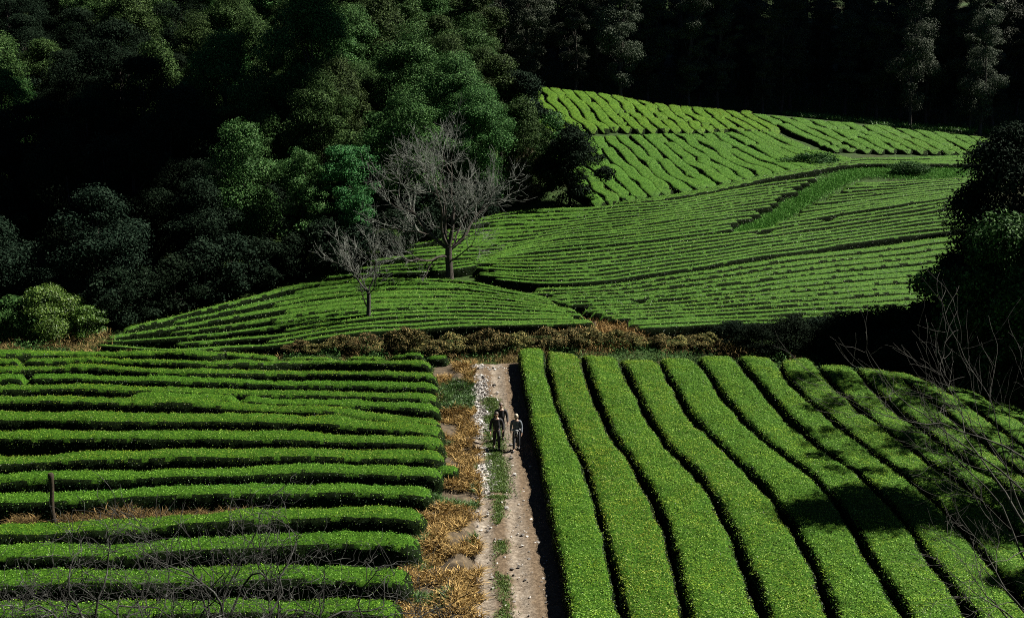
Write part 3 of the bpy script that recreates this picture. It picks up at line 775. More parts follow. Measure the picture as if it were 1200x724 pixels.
def bare_tree(name, label, loc, trunk_pts, trunk_r, limbs, barks, seed, cat='tree', group=None, sides=5, **kw):
    r = np.random.default_rng(seed)
    t = thing(name, label, cat, loc, 0, group)
    g = Geo()
    tp = smooth(resample(np.array(trunk_pts, float), 9), 1)
    g.tube(tp, np.linspace(trunk_r[0], trunk_r[1], 9) * (1 + 0.5 * np.exp(-np.arange(9) * 1.2)), 10)
    main, twig = [], []
    for (s, d, ln, rad, dep) in limbs:
        o = []; grow(o, s, d, ln, rad, dep, r, **kw)
        md = max(x[2] for x in o)
        for pts, rr, dp in o: (main if dp >= md - 1 else twig).append((pts, rr))
    for pts, rr in main: g.tube(pts, rr, 6, cap=False)
    g.build('trunk', M[barks[0]], t)
    if twig:
        g = Geo()
        for pts, rr in twig: g.tube(pts, rr, 4 if sides < 6 else sides, cap=False)
        g.build('crown', M[barks[1]], t)
    return t
bare_tree('bare_tree', 'large spreading leafless tree standing in the tea slope', spot(527, 327, 70, 95),
          [(0, 0, -0.3), (0.0, 0, 0.8), (-0.08, 0, 1.6), (-0.05, 0, 2.5)], (0.3, 0.24),
          [((-0.05, 0, 2.3), (-0.9, 0.1, 0.75), 4.4, 0.15, 4), ((-0.05, 0, 2.5), (-0.35, 0.4, 1), 4.2, 0.15, 4), ((-0.05, 0, 2.5), (0.15, -0.3, 1), 4.4, 0.17, 4),
           ((-0.05, 0, 2.2), (0.9, 0.1, 0.6), 4.0, 0.14, 4), ((-0.05, 0, 1.9), (0.4, 0.7, 0.6), 3.4, 0.11, 3), ((-0.08, 0, 1.7), (-0.6, -0.6, 0.4), 3.4, 0.11, 4),
           ((-0.08, 0, 1.4), (1.0, -0.3, 0.3), 2.6, 0.07, 3), ((-0.05, 0, 2.5), (-0.6, -0.2, 0.9), 4.2, 0.13, 4)],
          ('dark_bark', 'pale_bark'), 5, up=0.07, wander=0.19, spread_=0.65, rmin=0.009, shrink=0.64, kids=(3, 5))
bare_tree('bare_tree', 'small leafless tree with a pale limb leaning left, in the lower tea slope', spot(432, 379, 62, 80),
          [(0, 0, -0.3), (0.0, 0, 0.8), (0.05, 0, 1.6), (0.04, 0, 2.1)], (0.15, 0.12),
          [((0.04, 0, 2.1), (-0.62, 0.05, 1.0), 2.4, 0.075, 3), ((0.04, 0, 2.1), (0.3, 0.1, 1), 2.3, 0.06, 3), ((0.02, 0, 1.1), (-0.8, -0.2, 0.9), 1.7, 0.05, 2),
           ((0.04, 0, 2.0), (0.75, -0.3, 0.9), 1.6, 0.04, 3), ((0.04, 0, 2.1), (-0.3, 0.5, 1), 2.0, 0.045, 3)],
          ('bark', 'pale_bark'), 9, up=0.05, wander=0.15, spread_=0.55, rmin=0.010, shrink=0.62, kids=(3, 6))
# bare shrubs on the near slope, lower left
shrub_specs = [(60, 24.5, 3.4, 'leafless grey shrub at the lower left corner, leftmost of the foreground shrubs'),
               (150, 25, 3.7, 'leafless foreground shrub second from the left, below the wooden post'),
               (225, 24, 3.9, 'leafless twisted foreground shrub in the middle of the lower left thicket'),
               (300, 24.5, 3.6, 'leafless twisted foreground shrub right of the middle of the thicket'),
               (375, 25, 3.1, 'leafless crooked foreground shrub at the right end of the thicket'),
               (10, 26, 3.0, 'leafless shrub cut off by the left frame edge in the foreground')]
for n, (u, d, hg, lab) in enumerate(shrub_specs):
    p = w_of(u, 700, d)
    z0 = float(H(p[0], p[1])) - 0.1
    top = [560 + 60, 590, 577, 585, 645, 640][n]
    ztop = w_of(u, top, d)[2] - z0
    k = ztop / 2.0
    r = np.random.default_rng(300 + n)
    lm = []
    for q in range(4):
        a = q * 1.57 + r.uniform(0, 0.9)
        lm.append(((0, 0, 0.25 * k), (0.6 * math.cos(a), 0.6 * math.sin(a), 1.0), 1.15 * k, 0.055, 3))
    bare_tree('bare_shrub', lab, (p[0], p[1], z0), [(0, 0, -0.2), (0.02, 0, 0.1), (0.0, 0.02, 0.35 * k)], (0.08, 0.06), lm, ('lichen_bark', 'lichen_bark'), 310 + n, cat='shrub',
              group='bare shrubs in the foreground', up=0.06, wander=0.42, spread_=0.8, rmin=0.0065, shrink=0.66, kids=(3, 5))
# bare tree at the lower right
for n, (u, d, vt, lab) in enumerate(((1225, 22.5, 330, 'tall thin leafless tree reaching in from the right frame edge'), (1218, 24, 560, 'low thin leafless sapling in the lower right corner'))):
    p = w_of(u, 700, d); z0 = float(H(p[0], p[1])) - 0.1
    k = (w_of(u, vt, d)[2] - z0)
    r = np.random.default_rng(340 + n); lm = []
    for q in range(7 if n == 0 else 5):
        a = r.uniform(0, 6.28)
        if q < 6: a = r.uniform(2.3, 4.2)
        lm.append(((0, 0, k * r.uniform(0.2, 0.62)), (0.8 * math.cos(a), 0.8 * math.sin(a), 0.75), k * 0.3, 0.028, 3))
    bare_tree('bare_sapling', lab, (p[0], p[1], z0), [(0, 0, -0.2), (0.1, 0, k * 0.25), (0.05, 0.1, k * 0.45), (0.0, 0, k * 0.68)], (0.08, 0.03), lm, ('bark', 'bark'), 350 + n, cat='tree',
              group='bare saplings at the lower right', up=0.03, wander=0.16, spread_=0.6, rmin=0.004, shrink=0.66, kids=(2, 4))

# ------------------------------------------------------------------ the dirt track
def track_edges():
    Ls = [(549, 419), (551, 440), (553, 470), (555, 500), (556, 528), (556, 600), (555, 660), (555, 724)]
    L = ground(*resample(np.array(Ls, float), 30).T, 0.0, 25, 62)
    o = np.argsort(L[:, 1]); L = L[o]
    Y = np.arange(26, L[-1, 1] + 0.9, 0.12)
    return Y, np.interp(Y, L[:, 1], L[:, 0])
TY, TXL = track_edges()
TXR = np.interp(TY, Yg, TRACK_R[0]) + 0.25
g = Geo()
W = TXR - TXL
na = 34
fr = np.linspace(0, 1, na)
X = TXL[:, None] - 0.15 + 0.14 * n2(TY, TY * 0, 0.9, 77)[:, None] * (1 - fr[None]) + (W[:, None] + 0.3) * fr[None]
Y = np.repeat(TY[:, None], na, 1)
acr = (X - TXL[:, None])
rel = acr / np.maximum(W[:, None], 0.5)
rutz = -0.07 * np.exp(-((rel - 0.14) / 0.08) ** 2) - 0.06 * np.exp(-((rel - 0.53) / 0.08) ** 2)
Z = H(X, Y) + 0.03 + rutz + 0.03 * n2(X, Y, 0.5, 21) + 0.02 * n2(X, Y, 0.18, 22)
Z[:, 0] -= 0.25; Z[:, -1] -= 0.25
g.grid(np.stack([X, Y, Z], -1), 0, True, flip=True)
g.uv = np.stack([(rel * 2.6).ravel(), Y.ravel()], -1)
tag(g.build('dirt_track', M['track']), kind='structure')
def on_track(y, f):
    xl = np.interp(y, TY, TXL); xr = np.interp(y, TY, TXR); x = xl + (xr - xl) * f
    return x, y, H(x, y)
print('track width', W.min(), W.max())

# loose stones in the left rut
def ico():
    import bmesh
    bm = bmesh.new(); bmesh.ops.create_icosphere(bm, subdivisions=1, radius=1.0)
    v = np.array([x.co[:] for x in bm.verts]); f = np.array([[l.index for l in x.verts] + [x.verts[-1].index] for x in bm.faces]); bm.free()
    return v, f
IV, IF = ico()
g = Geo()
ynear, yfar = ground(566, 592)[0][1], ground(566, 430)[0][1]
for _ in range(5200):
    y = random.uniform(ynear, yfar) + random.gauss(0, 0.8); f = random.gauss(0.15, 0.11)
    if n2(np.array([y]), np.array([f * 2.4]), 0.7, 83)[0] < -0.25: continue
    if random.random() < 0.12: y = random.uniform(28, 59); f = random.uniform(0.02, 0.9)
    if f < 0.0: continue
    x, y, z = on_track(y, f)
    s = min(0.11, 0.022 * math.exp(abs(random.gauss(0, 0.65))))
    v = IV * (1 + 0.25 * rng.normal(0, 1, (len(IV), 1))) * np.array([s, s * random.uniform(0.6, 1), s * random.uniform(0.4, 0.7)])
    a = random.uniform(0, 6.28); ca, sa = math.cos(a), math.sin(a)
    v = v @ np.array([[ca, sa, 0], [-sa, ca, 0], [0, 0, 1]]) + np.array([x, y, z + 0.03 + 0.2 * s])
    g.add(v, IF, 0, False)
tag(g.build('gravel', M['stone']), 'loose pale stones filling the left rut of the dirt track', 'gravel', kind='stuff')

# grass along the middle of the track
def scatter_track(n, ylo, yhi, f0, fs, thr, scale, seed):
    y = rng.uniform(ylo, yhi, n); f = rng.normal(f0, fs, n)
    x, y, z = on_track(y, f)
    k = n2(x, y, scale, seed) > thr
    return np.stack([x, y, z + 0.02], -1)[k]
g = Geo()
ya, yb_, yc = ground(590, 585)[0][1], ground(590, 500)[0][1], ground(585, 425)[0][1]
g.blades(scatter_track(16000, ya, yb_ + 3, 0.36, 0.09, -0.35, 0.8, 31), 0.13, 0.022, 0.7)
g.blades(scatter_track(7000, 29, ya, 0.34, 0.05, 0.0, 0.9, 32), 0.10, 0.022, 0.7)
g.blades(scatter_track(4500, yc - 3, yc, 0.35, 0.08, -0.1, 1.0, 33), 0.12, 0.022, 0.7)
tag(g.build('track_grass', M['grass_blade']), 'short green grass growing along the middle of the dirt track', 'grass', kind='stuff')

# dry grass verge between the left field and the track
ends = np.array([t[-1] for t in tops[:16]]); o = np.argsort(ends[:, 1]); ends = ends[o]
def verge_pts(n, f0=0.0, f1=1.0):
    y = rng.uniform(27, 60.5, n)
    xl = np.interp(y, ends[:, 1], ends[:, 0]) - 0.5; xr = np.interp(y, TY, TXL) + 0.1
    x = xl + (xr - xl) * rng.uniform(f0, f1, n)
    return x, y
def mound(x, y): return 0.16 + 0.34 * np.clip(n2(x, y, 0.9, 41), -0.3, 1) + 0.09 * n2(x, y, 0.35, 42)
vy = np.arange(26.5, 61, 0.15); vxl = np.interp(vy, ends[:, 1], ends[:, 0]) - 0.9; vxr = np.interp(vy, TY, TXL) + 0.12
ff = np.linspace(0, 1, 22)
X = vxl[:, None] + (vxr - vxl)[:, None] * ff; Y = np.repeat(vy[:, None], 22, 1)
Z = H(X, Y) + mound(X, Y) * np.minimum(1, np.minimum(ff, 1 - ff) * 8)[None] - 0.06
g = Geo(); g.grid(np.stack([X, Y, Z], -1), 1, True, flip=True)
x, y = verge_pts(64000, 0.0, 1.06); k = (n2(x, y, 0.7, 43) > -0.2); x, y = x[k], y[k]
# a bare patch of soil across the verge
pu, pv, _ = px_of(np.stack([x, y, H(x, y)], -1)); k = ~((pv > 576) & (pv < 600) & (pu < 560)) ; x, y = x[k], y[k]
pu, pv, _ = px_of(np.stack([x, y, H(x, y)], -1)); k = ~((pv > 452) & (pv < 484) & (pu > 515)); x, y = x[k], y[k]
g.blades(np.stack([x, y, H(x, y) + mound(x, y) - 0.1], -1), 0.34, 0.03, 1.0, 0, bias=(0.3, -0.5, 0))
tag(g.build('dry_grass', [M['straw'], M['bare_earth']]), 'straw coloured dry grass verge between the left field and the track', 'dry grass', kind='stuff')
g = Geo()
x, y = verge_pts(60000); pu, pv, _ = px_of(np.stack([x, y, H(x, y)], -1))
k = ((pv > 450) & (pv < 486) & (pu > 513)) | (n2(x, y, 1.1, 44) > 0.4)
x, y = x[k], y[k]
g.blades(np.stack([x, y, H(x, y) + mound(x, y) - 0.08], -1), 0.26, 0.03, 0.8)
tag(g.build('verge_weeds', M['weed_leaf']), 'fresh green weeds growing through the dry grass verge', 'weeds', kind='stuff')
# two low tea plants left over in the verge
for u, v, lab in ((524, 560, 'small square tea bush alone in the dry grass verge'), (513, 424, 'tiny tea bush at the top end of the dry grass verge')):
    p = ground(u, v + 6)[0]
    hedge('tea_bush', np.array([[p[0] - 0.6, p[1]], [p[0], p[1]], [p[0] + 0.6, p[1]]]), np.full(3, 0.9), 0.6, lab, None, dens=260, k=14, seed=77, mats=('tea_leaf_deep', 'tea_inner'), end_r=0.4)
    bpy.context.view_layer.update()
# dry grass in front of the post
g = Geo()
p0, p1 = ground(10, 603, 0.8)[0], ground(292, 594, 0.8)[0]
n = 9000; f = rng.uniform(0, 1, n)
x = p0[0] + (p1[0] - p0[0]) * f; y = p0[1] + (p1[1] - p0[1]) * f + rng.normal(0, 0.22, n) - 0.1
k = n2(x, x * 0, 1.3, 51) > 0.1 - 0.5 * np.clip(f - 0.35, 0, 0.3); x, y = x[k], y[k]
hgt = 0.5 + 0.4 * np.clip(n2(x, y, 1.0, 52), 0, 1)
g.blades(np.stack([x, y, H(x, y) + hgt * rng.uniform(0.2, 1, len(x)) + 0.1], -1), 0.3, 0.02, 1.1)
tag(g.build('dry_grass', M['dull_straw']), 'tuft line of dry straw grass between two left field hedges by the post', 'dry grass', kind='stuff')
# the post
t_ = ground(66, 602, 0.8)[0]
g = Geo()
zz = np.array([-0.3, 0.3, 0.7, 1.1, 1.45, 1.8, 2.1, 2.28, 2.36, 2.42])
g.tube(np.stack([0.02 * np.sin(zz * 4), 0.02 * np.cos(zz * 3), zz], -1), np.array([0.09, 0.085, 0.09, 0.075, 0.08, 0.072, 0.08, 0.105, 0.105, 0.075]), 10)
t = g.build('wooden_post', M['post_wood']); t.location = (t_[0], t_[1] - 0.25, float(H(t_[0], t_[1])) )
tag(t, 'weathered round wooden post standing among the left field hedges', 'post')
t_ = ground(735, 392)[0]
g = Geo(); g.tube(np.array([(0, 0, -0.2), (0.02, 0, 0.5), (0.0, 0, 0.9)]), np.array([0.05, 0.045, 0.04]), 8)
t = g.build('wooden_stake', M['post_wood']); t.location = t_
tag(t, 'short wooden stake beside the sandy path in the gully', 'stake')

# ------------------------------------------------------------------ gully: undergrowth, sandy path, bushes
g = Geo()
n = 90000
u = rng.uniform(-40, 1110, n); d = rng.uniform(60.6, 73, n)
x = (u - CX) / FPX * d; y = d * CP + 0.0
lo = np.interp(u, [-40, 70, 125, 160, 330, 450, 690, 760, 1100], [72.5, 72, 70.5, 64.5, 65.5, 66.9, 69.2, 68.6, 71.0])
k = (y < lo * CP + 0.2) & (y > np.interp(u, [60, 600, 860, 1110], [60.0, 60.2, 60.0, 57.6]))
x, y, u = x[k], y[k], u[k]
grn = n2(x, y, 1.6, 61) + 0.35 * (u > 745) - 0.1
br = grn < -0.12
hm = 0.45 + 0.75 * np.clip(n2(x, y, 1.1, 62), -0.5, 1)
B = np.stack([x, y, H(x, y) + hm * rng.uniform(0, 1, len(x)) - 0.1], -1)
g.blades(B[br], 0.30, 0.03, 0.9, 0)
gr = ~br
d_ = rng.normal(0, 1, (gr.sum(), 3)); d_[:, 2] = np.abs(d_[:, 2])
g.leaves(B[gr] + np.array([0, 0, 0.12]), d_, 0.12, 0.07, 1, 0.4)
tag(g.build('undergrowth', [M['dull_straw'], M['wood_leaf']]), 'brown and green undergrowth filling the gully behind both near fields', 'undergrowth', kind='stuff')
# sandy path crossing the gully
pl = ground([738, 728, 716, 706, 700], [404, 394, 386, 378, 374], 0, 60, 76)
pl = resample(pl[:, :2], 30); tg = np.gradient(pl, axis=0); tg /= np.linalg.norm(tg, axis=1)[:, None]; nv = np.stack([-tg[:, 1], tg[:, 0]], -1)
ff = np.linspace(-0.9, 0.9, 10); P = pl[:, None] + nv[:, None] * ff[None, :, None]
g = Geo(); g.grid(np.concatenate([P, (H(P[..., 0], P[..., 1]) + 0.1 + 0.05 * n2(P[..., 0], P[..., 1], 0.5, 9))[..., None]], -1), 0)
tag(g.build('path', M['bare_earth']), kind='structure')
g = Geo()
n = 5000; uu = rng.normal(712, 22, n); vv = rng.normal(392, 7, n)
Pq = ground(uu[:900], vv[:900], 0.2, 60, 74); Pq = np.repeat(Pq, 5, 0) + np.concatenate([rng.normal(0, 0.2, (4500, 2)), rng.uniform(-.1, .3, (4500, 1))], 1)
g.blades(Pq, 0.45, 0.03, 0.6)
tag(g.build('tall_dry_grass', M['straw']), 'tall pale dry grass beside the sandy path in the gully', 'dry grass', kind='stuff')
M['brush_leaf'] = leaf_mat('brush_leaf', (0.014, 0.022, 0.006), (0.045, 0.048, 0.013), (0.26, 0.20, 0.075), rough=0.8, spec=0.1, transl=0.0, objvar=0.3)
bb = None
for n in range(38):
    u = 345 + n * 14 + random.uniform(-6, 6)
    v = np.interp(u, [340, 450, 520, 690, 740, 870], [411, 409, 415, 402, 404, 406]) + random.uniform(-2, 2)
    loc = spot(u, v, 60, 73); sc_ = random.uniform(0.75, 1.15) * np.interp(u, [340, 480, 640, 740, 870], [0.5, 0.8, 0.85, 0.5, 0.6])
    if bb is None:
        bb = make_tree('brush_bush', 'round', 1.7, 2.6, 40, 900, 0.11, 'brush_leaf', 'dark_bark', 'brown withered bush in the gully bank at the head of the track', 259, base=0.0, tr=0.05,
                       group='withered bushes in the gully', cat='bush')
        bb.location = loc; bb.scale = (sc_ * 1.3, sc_, sc_ * 0.8)
    else: dup(bb, loc, random.uniform(0, 6), (sc_ * 1.3, sc_, sc_ * random.uniform(0.6, 1.05)))
gb = None
for n, (u, v, s) in enumerate(((862, 398, 0.55), (893, 402, 0.75), (930, 404, 0.7), (965, 404, 0.75), (1005, 404, 1.1), (1045, 408, 1.15), (1080, 412, 1.2), (1060, 425, 1.0), (985, 415, 0.8))):
    loc = spot(u, v + 12 * s, 58, 74)
    if gb is None:
        gb = make_tree('gully_bush', 'round', 2.7, 4.4, 60, 800, 0.11, 'dark_leaf', 'dark_bark', 'dark leafy bush in the shaded gully behind the right field', 261, base=0.02, tr=0.06,
                       group='dark bushes in the gully', cat='bush')
        gb.location = loc; gb.scale = (s * 1.3, s, s)
    else: dup(gb, loc, random.uniform(-0.5, 0.5), (s * random.uniform(1.1, 1.5), s, s * random.uniform(0.7, 1.2)))
# bright grass strip and mound between the far tea patches
g = Geo()
cl = np.array([(868, 270), (890, 262), (915, 248), (940, 232), (965, 217), (990, 205), (1015, 198), (1050, 199), (1120, 199)], float)
q = resample(cl, 400); Pq = ground(q[:, 0], q[:, 1], 0.2, 85, 118)
wd = np.interp(np.arange(400), [0, 220, 290, 400], [0.7, 1.2, 2.6, 2.6])
Pq = np.repeat(Pq, 90, 0); wq = np.repeat(wd, 90)
Pq[:, 0] += rng.normal(0, 1, len(Pq)) * wq * 0.55; Pq[:, 1] += rng.normal(0, 1, len(Pq)) * wq * 0.7
Pq[:, 2] = H(Pq[:, 0], Pq[:, 1])
g.blades(Pq, 0.34, 0.05, 0.9)
tag(g.build('grass_strip', M['mound_grass']), 'bright green grass strip climbing between the far tea patches', 'grass', kind='stuff')
for u, v, sx, lab in ((1062, 203, 1.6, 'long low dark shrub lying right of the grassy mound'), (950, 193, 1.8, 'long low dark shrub lying left of the grassy mound')):
    t = make_tree('low_shrub', 'round', 1.3, 3.2, 40, 620, 0.13, 'wood_leaf', 'dark_bark', lab, 270 + int(u), base=0.02, tr=0.05, cat='shrub')
    t.location = spot(u, v + 2, 95, 122); t.scale = (sx, 0.7, 1)
# clearing behind the crest
g = Geo()
Pq = np.stack([rng.uniform(38, 72, 9000), rng.uniform(147, 160, 9000), np.zeros(9000)], -1); Pq[:, 2] = H(Pq[:, 0], Pq[:, 1])
k = n2(Pq[:, 0], Pq[:, 1], 4, 71) > -0.2
g.blades(Pq[k], 0.6, 0.12, 0.7)
tag(g.build('clearing_grass', M['grass_blade']), 'pale green grass clearing under the tall trees behind the tea hill', 'grass', kind='stuff')

# ------------------------------------------------------------------ people
def cloth(name, c, rough=0.85):
    m, nt, b = mat_new(name)
    nf = noise_node(nt, 14, 4)
    nt.links.new(ramp(nt, nf, [(0.3, tuple(x * 0.7 for x in c)), (0.7, tuple(min(1, x * 1.25) for x in c))]), b.inputs['Base Color'])
    b.inputs['Roughness'].default_value = rough
    return m
skin_m = cloth('skin', (0.40, 0.25, 0.18), 0.55); eye_m = cloth('eye_dark', (0.03, 0.02, 0.02), 0.3)
def skin_geo(verts, edges, root=0, sub=2):
    me = bpy.data.meshes.new('tmp'); me.from_pydata([v[:3] for v in verts], edges, [])
    o = bpy.data.objects.new('tmp', me); COL.objects.link(o)
    sk = o.modifiers.new('s', 'SKIN'); sk.use_smooth_shade = True
    if not me.skin_vertices: pass
    for i, v in enumerate(verts):
        rx = v[3]; ry = v[4] if len(v) > 4 else v[3]
        me.skin_vertices[0].data[i].radius = (rx, ry)
        me.skin_vertices[0].data[i].use_root = (i == root)
    sb = o.modifiers.new('b', 'SUBSURF'); sb.levels = sub; sb.render_levels = sub
    dg = bpy.context.evaluated_depsgraph_get(); ev = o.evaluated_get(dg); m2 = ev.to_mesh()
    V = np.array([x.co[:] for x in m2.vertices]); F = np.array([list(p.vertices) if len(p.vertices) == 4 else list(p.vertices)[:3] + [p.vertices[2]] for p in m2.polygons])
    ev.to_mesh_clear(); bpy.data.objects.remove(o); bpy.data.meshes.remove(me)
    return V, F
def ell(g, c, r, mat=0, n=10):
    th = np.linspace(0, PI, n); ph = np.linspace(0, 2 * PI, 2 * n)
    T, Ph = np.meshgrid(th, ph, indexing='ij')
    P = np.stack([c[0] + r[0] * np.sin(T) * np.cos(Ph), c[1] + r[1] * np.sin(T) * np.sin(Ph), c[2] + r[2] * np.cos(T)], -1)
    g.grid(P, mat)
def person(label, loc, rz, hscale, jacket_c, trouser_c, hair_c, shoe_c, stride=0.16, swing=0.14, hem=0.88, hair_long=False, seed=0, bag=None, slim=1.0, waist=None):
    """a walking figure facing -y; right foot forward when stride > 0"""
    t = thing('person', label, 'person', loc, rz, 'walkers on the dirt track'); t.scale = (hscale,) * 3
    hp = 0.90
    def leg(sx, fwd):
        hip = (sx * 0.095, 0, hp - 0.02)
        knee = (sx * 0.10, -0.5 * fwd - 0.05, 0.49)
        ank = (sx * 0.10, -fwd + (0.03 if fwd < 0 else 0), 0.09 + (0.05 if fwd < 0 else 0))
        toe = (sx * 0.115, ank[1] - 0.15, 0.035)
        return hip, knee, ank, toe
    def arm(sx, fwd):
        sh = (sx * 0.185 * slim, 0.0, 1.40); el_ = (sx * 0.25 * slim, 0.03 - 0.35 * fwd, 1.12); wr = (sx * 0.255 * slim, -0.04 - fwd, 0.87); pa = (sx * 0.25 * slim, -0.06 - fwd * 1.15, 0.80)
        return sh, el_, wr, pa
    V = []; E = []
    def add(p, r, ry=None, par=None):
        V.append((*p, r, ry if ry else r))
        if par is not None: E.append((par, len(V) - 1))
        return len(V) - 1
    pel = add((0, 0, hp), 0.13 * slim, 0.10); wa = add((0, 0.005, 1.08), 0.125 * slim, 0.09, pel); ch = add((0, 0.0, 1.28), 0.15 * slim, 0.11, wa); ub = add((0, 0.01, 1.41), 0.10, 0.08, ch)
    nk = add((0, 0.0, 1.50), 0.052, 0.055, ub); jw = add((0, -0.025, 1.575), 0.062, 0.075, nk); hd = add((0, -0.015, 1.65), 0.078, 0.095, jw); cr = add((0, 0.0, 1.72), 0.055, 0.07, hd)
    nose = add((0, -0.125, 1.615), 0.012, 0.014, hd)
    LG = [leg(1, stride), leg(-1, -stride)]; AR = [arm(1, -swing), arm(-1, swing)]
    for hip, knee, ank, toe in LG:
        a = add(hip, 0.085, 0.085, pel); b = add(knee, 0.055, 0.058, a); c = add(ank, 0.038, 0.042, b); add(toe, 0.035, 0.028, c)
    for sh, e, w_, pa in AR:
        a = add(sh, 0.062, 0.06, ub); b = add(e, 0.042, 0.042, a); c = add(w_, 0.027, 0.03, b); add(pa, 0.018, 0.036, c)
    g = Geo(); bv, bf = skin_geo(V, E); g.add(bv, bf, 0)
    for sx, (sh, e, w_, pa) in zip((1, -1), AR):
        pa = np.array(pa)
        for k, (dy, ln) in enumerate(((-0.03, 0.065), (-0.01, 0.075), (0.01, 0.07), (0.03, 0.055))):
            s = pa + np.array([0, dy, 0.01]); g.tube(np.array([s, s + (0, -0.004, -ln * 0.5), s + (-sx * 0.008, -0.006, -ln * 0.8), s + (-sx * 0.024, -0.004, -ln)]), [0.009, 0.009, 0.008, 0.006], 6)
        s = pa + np.array([0, -0.03, 0.04]); g.tube(np.array([s, s + (-sx * 0.008, -0.025, -0.02), s + (-sx * 0.016, -0.032, -0.055)]), [0.011, 0.010, 0.007], 6)
    for sx in (1, -1):
        ell(g, (sx * 0.033, -0.103, 1.645), (0.012, 0.008, 0.008), 1, 6); ell(g, (sx * 0.084, -0.005, 1.625), (0.012, 0.022, 0.034), 0, 6)
    ell(g, (0, -0.098, 1.572), (0.022, 0.006, 0.005), 1, 6)
    g.build('body', [skin_m, eye_m], t)
    # trousers
    V2 = []; E2 = []
    def ad2(p, r, ry=None, par=None):
        V2.append((*p, r, ry if ry else r))
        if par is not None: E2.append((par, len(V2) - 1))
        return len(V2) - 1
    a0 = ad2((0, 0, hp), 0.145 * slim, 0.115); ad2((0, 0.005, 1.04), 0.135 * slim, 0.102, a0)
    for hip, knee, ank, toe in LG:
        a = ad2(hip, 0.1, 0.1, a0); b = ad2(knee, 0.075, 0.078, a); ad2((ank[0], ank[1], ank[2] + 0.02), 0.062, 0.066, b)
    g = Geo(); v, f = skin_geo(V2, E2); g.add(v, f); g.build('trousers', cloth('trouser_cloth', trouser_c), t)
    # jacket
    V2 = []; E2 = []
    a0 = ad2((0, 0.0, 1.26), 0.17 * slim, 0.13); wv = ad2((0, 0.005, 1.08), 0.148 * slim, 0.115, a0); ad2((0, 0, hem), 0.16 * slim, 0.128, wv)
    u0 = ad2((0, 0.01, 1.41), 0.115, 0.095, a0); ad2((0, 0.005, 1.48), 0.075, 0.078, u0)
    for sh, e, w_, pa in AR:
        a = ad2(sh, 0.08, 0.078, u0); b = ad2(e, 0.06, 0.06, a); ad2((w_[0], w_[1], w_[2] + 0.03), 0.046, 0.048, b)
    g = Geo(); v, f = skin_geo(V2, E2); g.add(v, f); g.build('jacket', cloth('jacket_cloth', jacket_c), t)
    if waist:
        g = Geo(); a = np.linspace(0, 2 * PI, 25)
        ring = np.stack([0.165 * slim * np.cos(a), 0.135 * np.sin(a), 0.985 + 0.02 * np.sin(a * 3)], -1); g.tube(ring, np.full(25, 0.035), 8, cap=False)
        for sx in (1, -1): g.tube(np.array([(sx * 0.03, -0.15, 0.98), (sx * 0.06, -0.17, 0.86), (sx * 0.075, -0.16, 0.72)]), [0.03, 0.028, 0.02], 6)
        g.build('tied_sweater', cloth('sweater_cloth', waist), t)
    # shoes
    for hip, knee, ank, toe in LG:
        g = Geo(); ell(g, (toe[0], (ank[1] + toe[1]) / 2 - 0.03, ank[2] - 0.04), (0.05, 0.145, 0.048), 0, 8)
        g.build('shoe', cloth('shoe_leather', shoe_c, 0.6), t)
    g = Geo(); r = np.random.default_rng(seed)
    n = 12; th = np.linspace(0, PI * (0.72 if hair_long else 0.60), n); ph = np.linspace(0, 2 * PI, 24)
    T, Ph = np.meshgrid(th, ph, indexing='ij')
    front = np.clip(-np.sin(Ph), 0, 1)
    T = T * (1 - 0.42 * front)
    rr = 1 + 0.05 * vnoise(np.stack([T * 5, np.cos(Ph) * 3, np.sin(Ph) * 3], -1), seed)
    P = np.stack([0.093 * rr * np.sin(T) * np.cos(Ph), -0.008 + 0.112 * rr * np.sin(T) * np.sin(Ph), 1.66 + 0.108 * rr * np.cos(T)], -1)
    if hair_long: P[-4:, :, 2] -= np.array([0.0, 0.02, 0.045, 0.07])[:, None] * (1 - front[-4:])
    g.grid(P, 0); g.build('hair', cloth('hair_strands', hair_c, 0.6), t)
    if bag:
        g = Geo(); ell(g, (0.0, 0.17, 1.22), (0.15, 0.09, 0.24), 0, 10)
        for sx in (1, -1):
            g.tube(np.array([(sx * 0.1, 0.12, 1.40), (sx * 0.11, 0.0, 1.49), (sx * 0.115, -0.115, 1.38), (sx * 0.11, -0.12, 1.22), (sx * 0.12, 0.05, 1.1)]), [0.02] * 5, 6)
        g.build('backpack', cloth('pack_cloth', bag), t)
    return t
def stand(u, v):
    p = ground(u, v, 0, 30, 62)[0]; x, y = float(p[0]), float(p[1])
    return (x, y, float(H(x, y)) + 0.005)
pa = stand(582, 527); pb = stand(605, 528); pc = (stand(587, 521)[0], stand(587, 521)[1] + 0.4, 0)
pc = (pc[0], pc[1], float(H(pc[0], pc[1])) + 0.005)
person('walker in black jacket and black trousers on the grassy middle of the track', pa, R(4), 1.0, (0.016, 0.016, 0.02), (0.012, 0.012, 0.015), (0.05, 0.035, 0.025), (0.02, 0.018, 0.016), seed=1, slim=1.12)
person('walker in blue grey jacket with pale hair, right of the one in black', pb, R(-5), 0.97, (0.085, 0.10, 0.12), (0.03, 0.032, 0.04), (0.34, 0.29, 0.22), (0.03, 0.028, 0.025), stride=-0.16, swing=-0.14, hair_long=True, seed=2, slim=1.02, waist=(0.32, 0.33, 0.34))
person('walker in dark clothes half hidden behind the one in black', pc, R(6), 1.04, (0.02, 0.02, 0.024), (0.05, 0.048, 0.045), (0.12, 0.09, 0.07), (0.03, 0.028, 0.025), stride=-0.12, swing=-0.1, seed=3, slim=1.1)

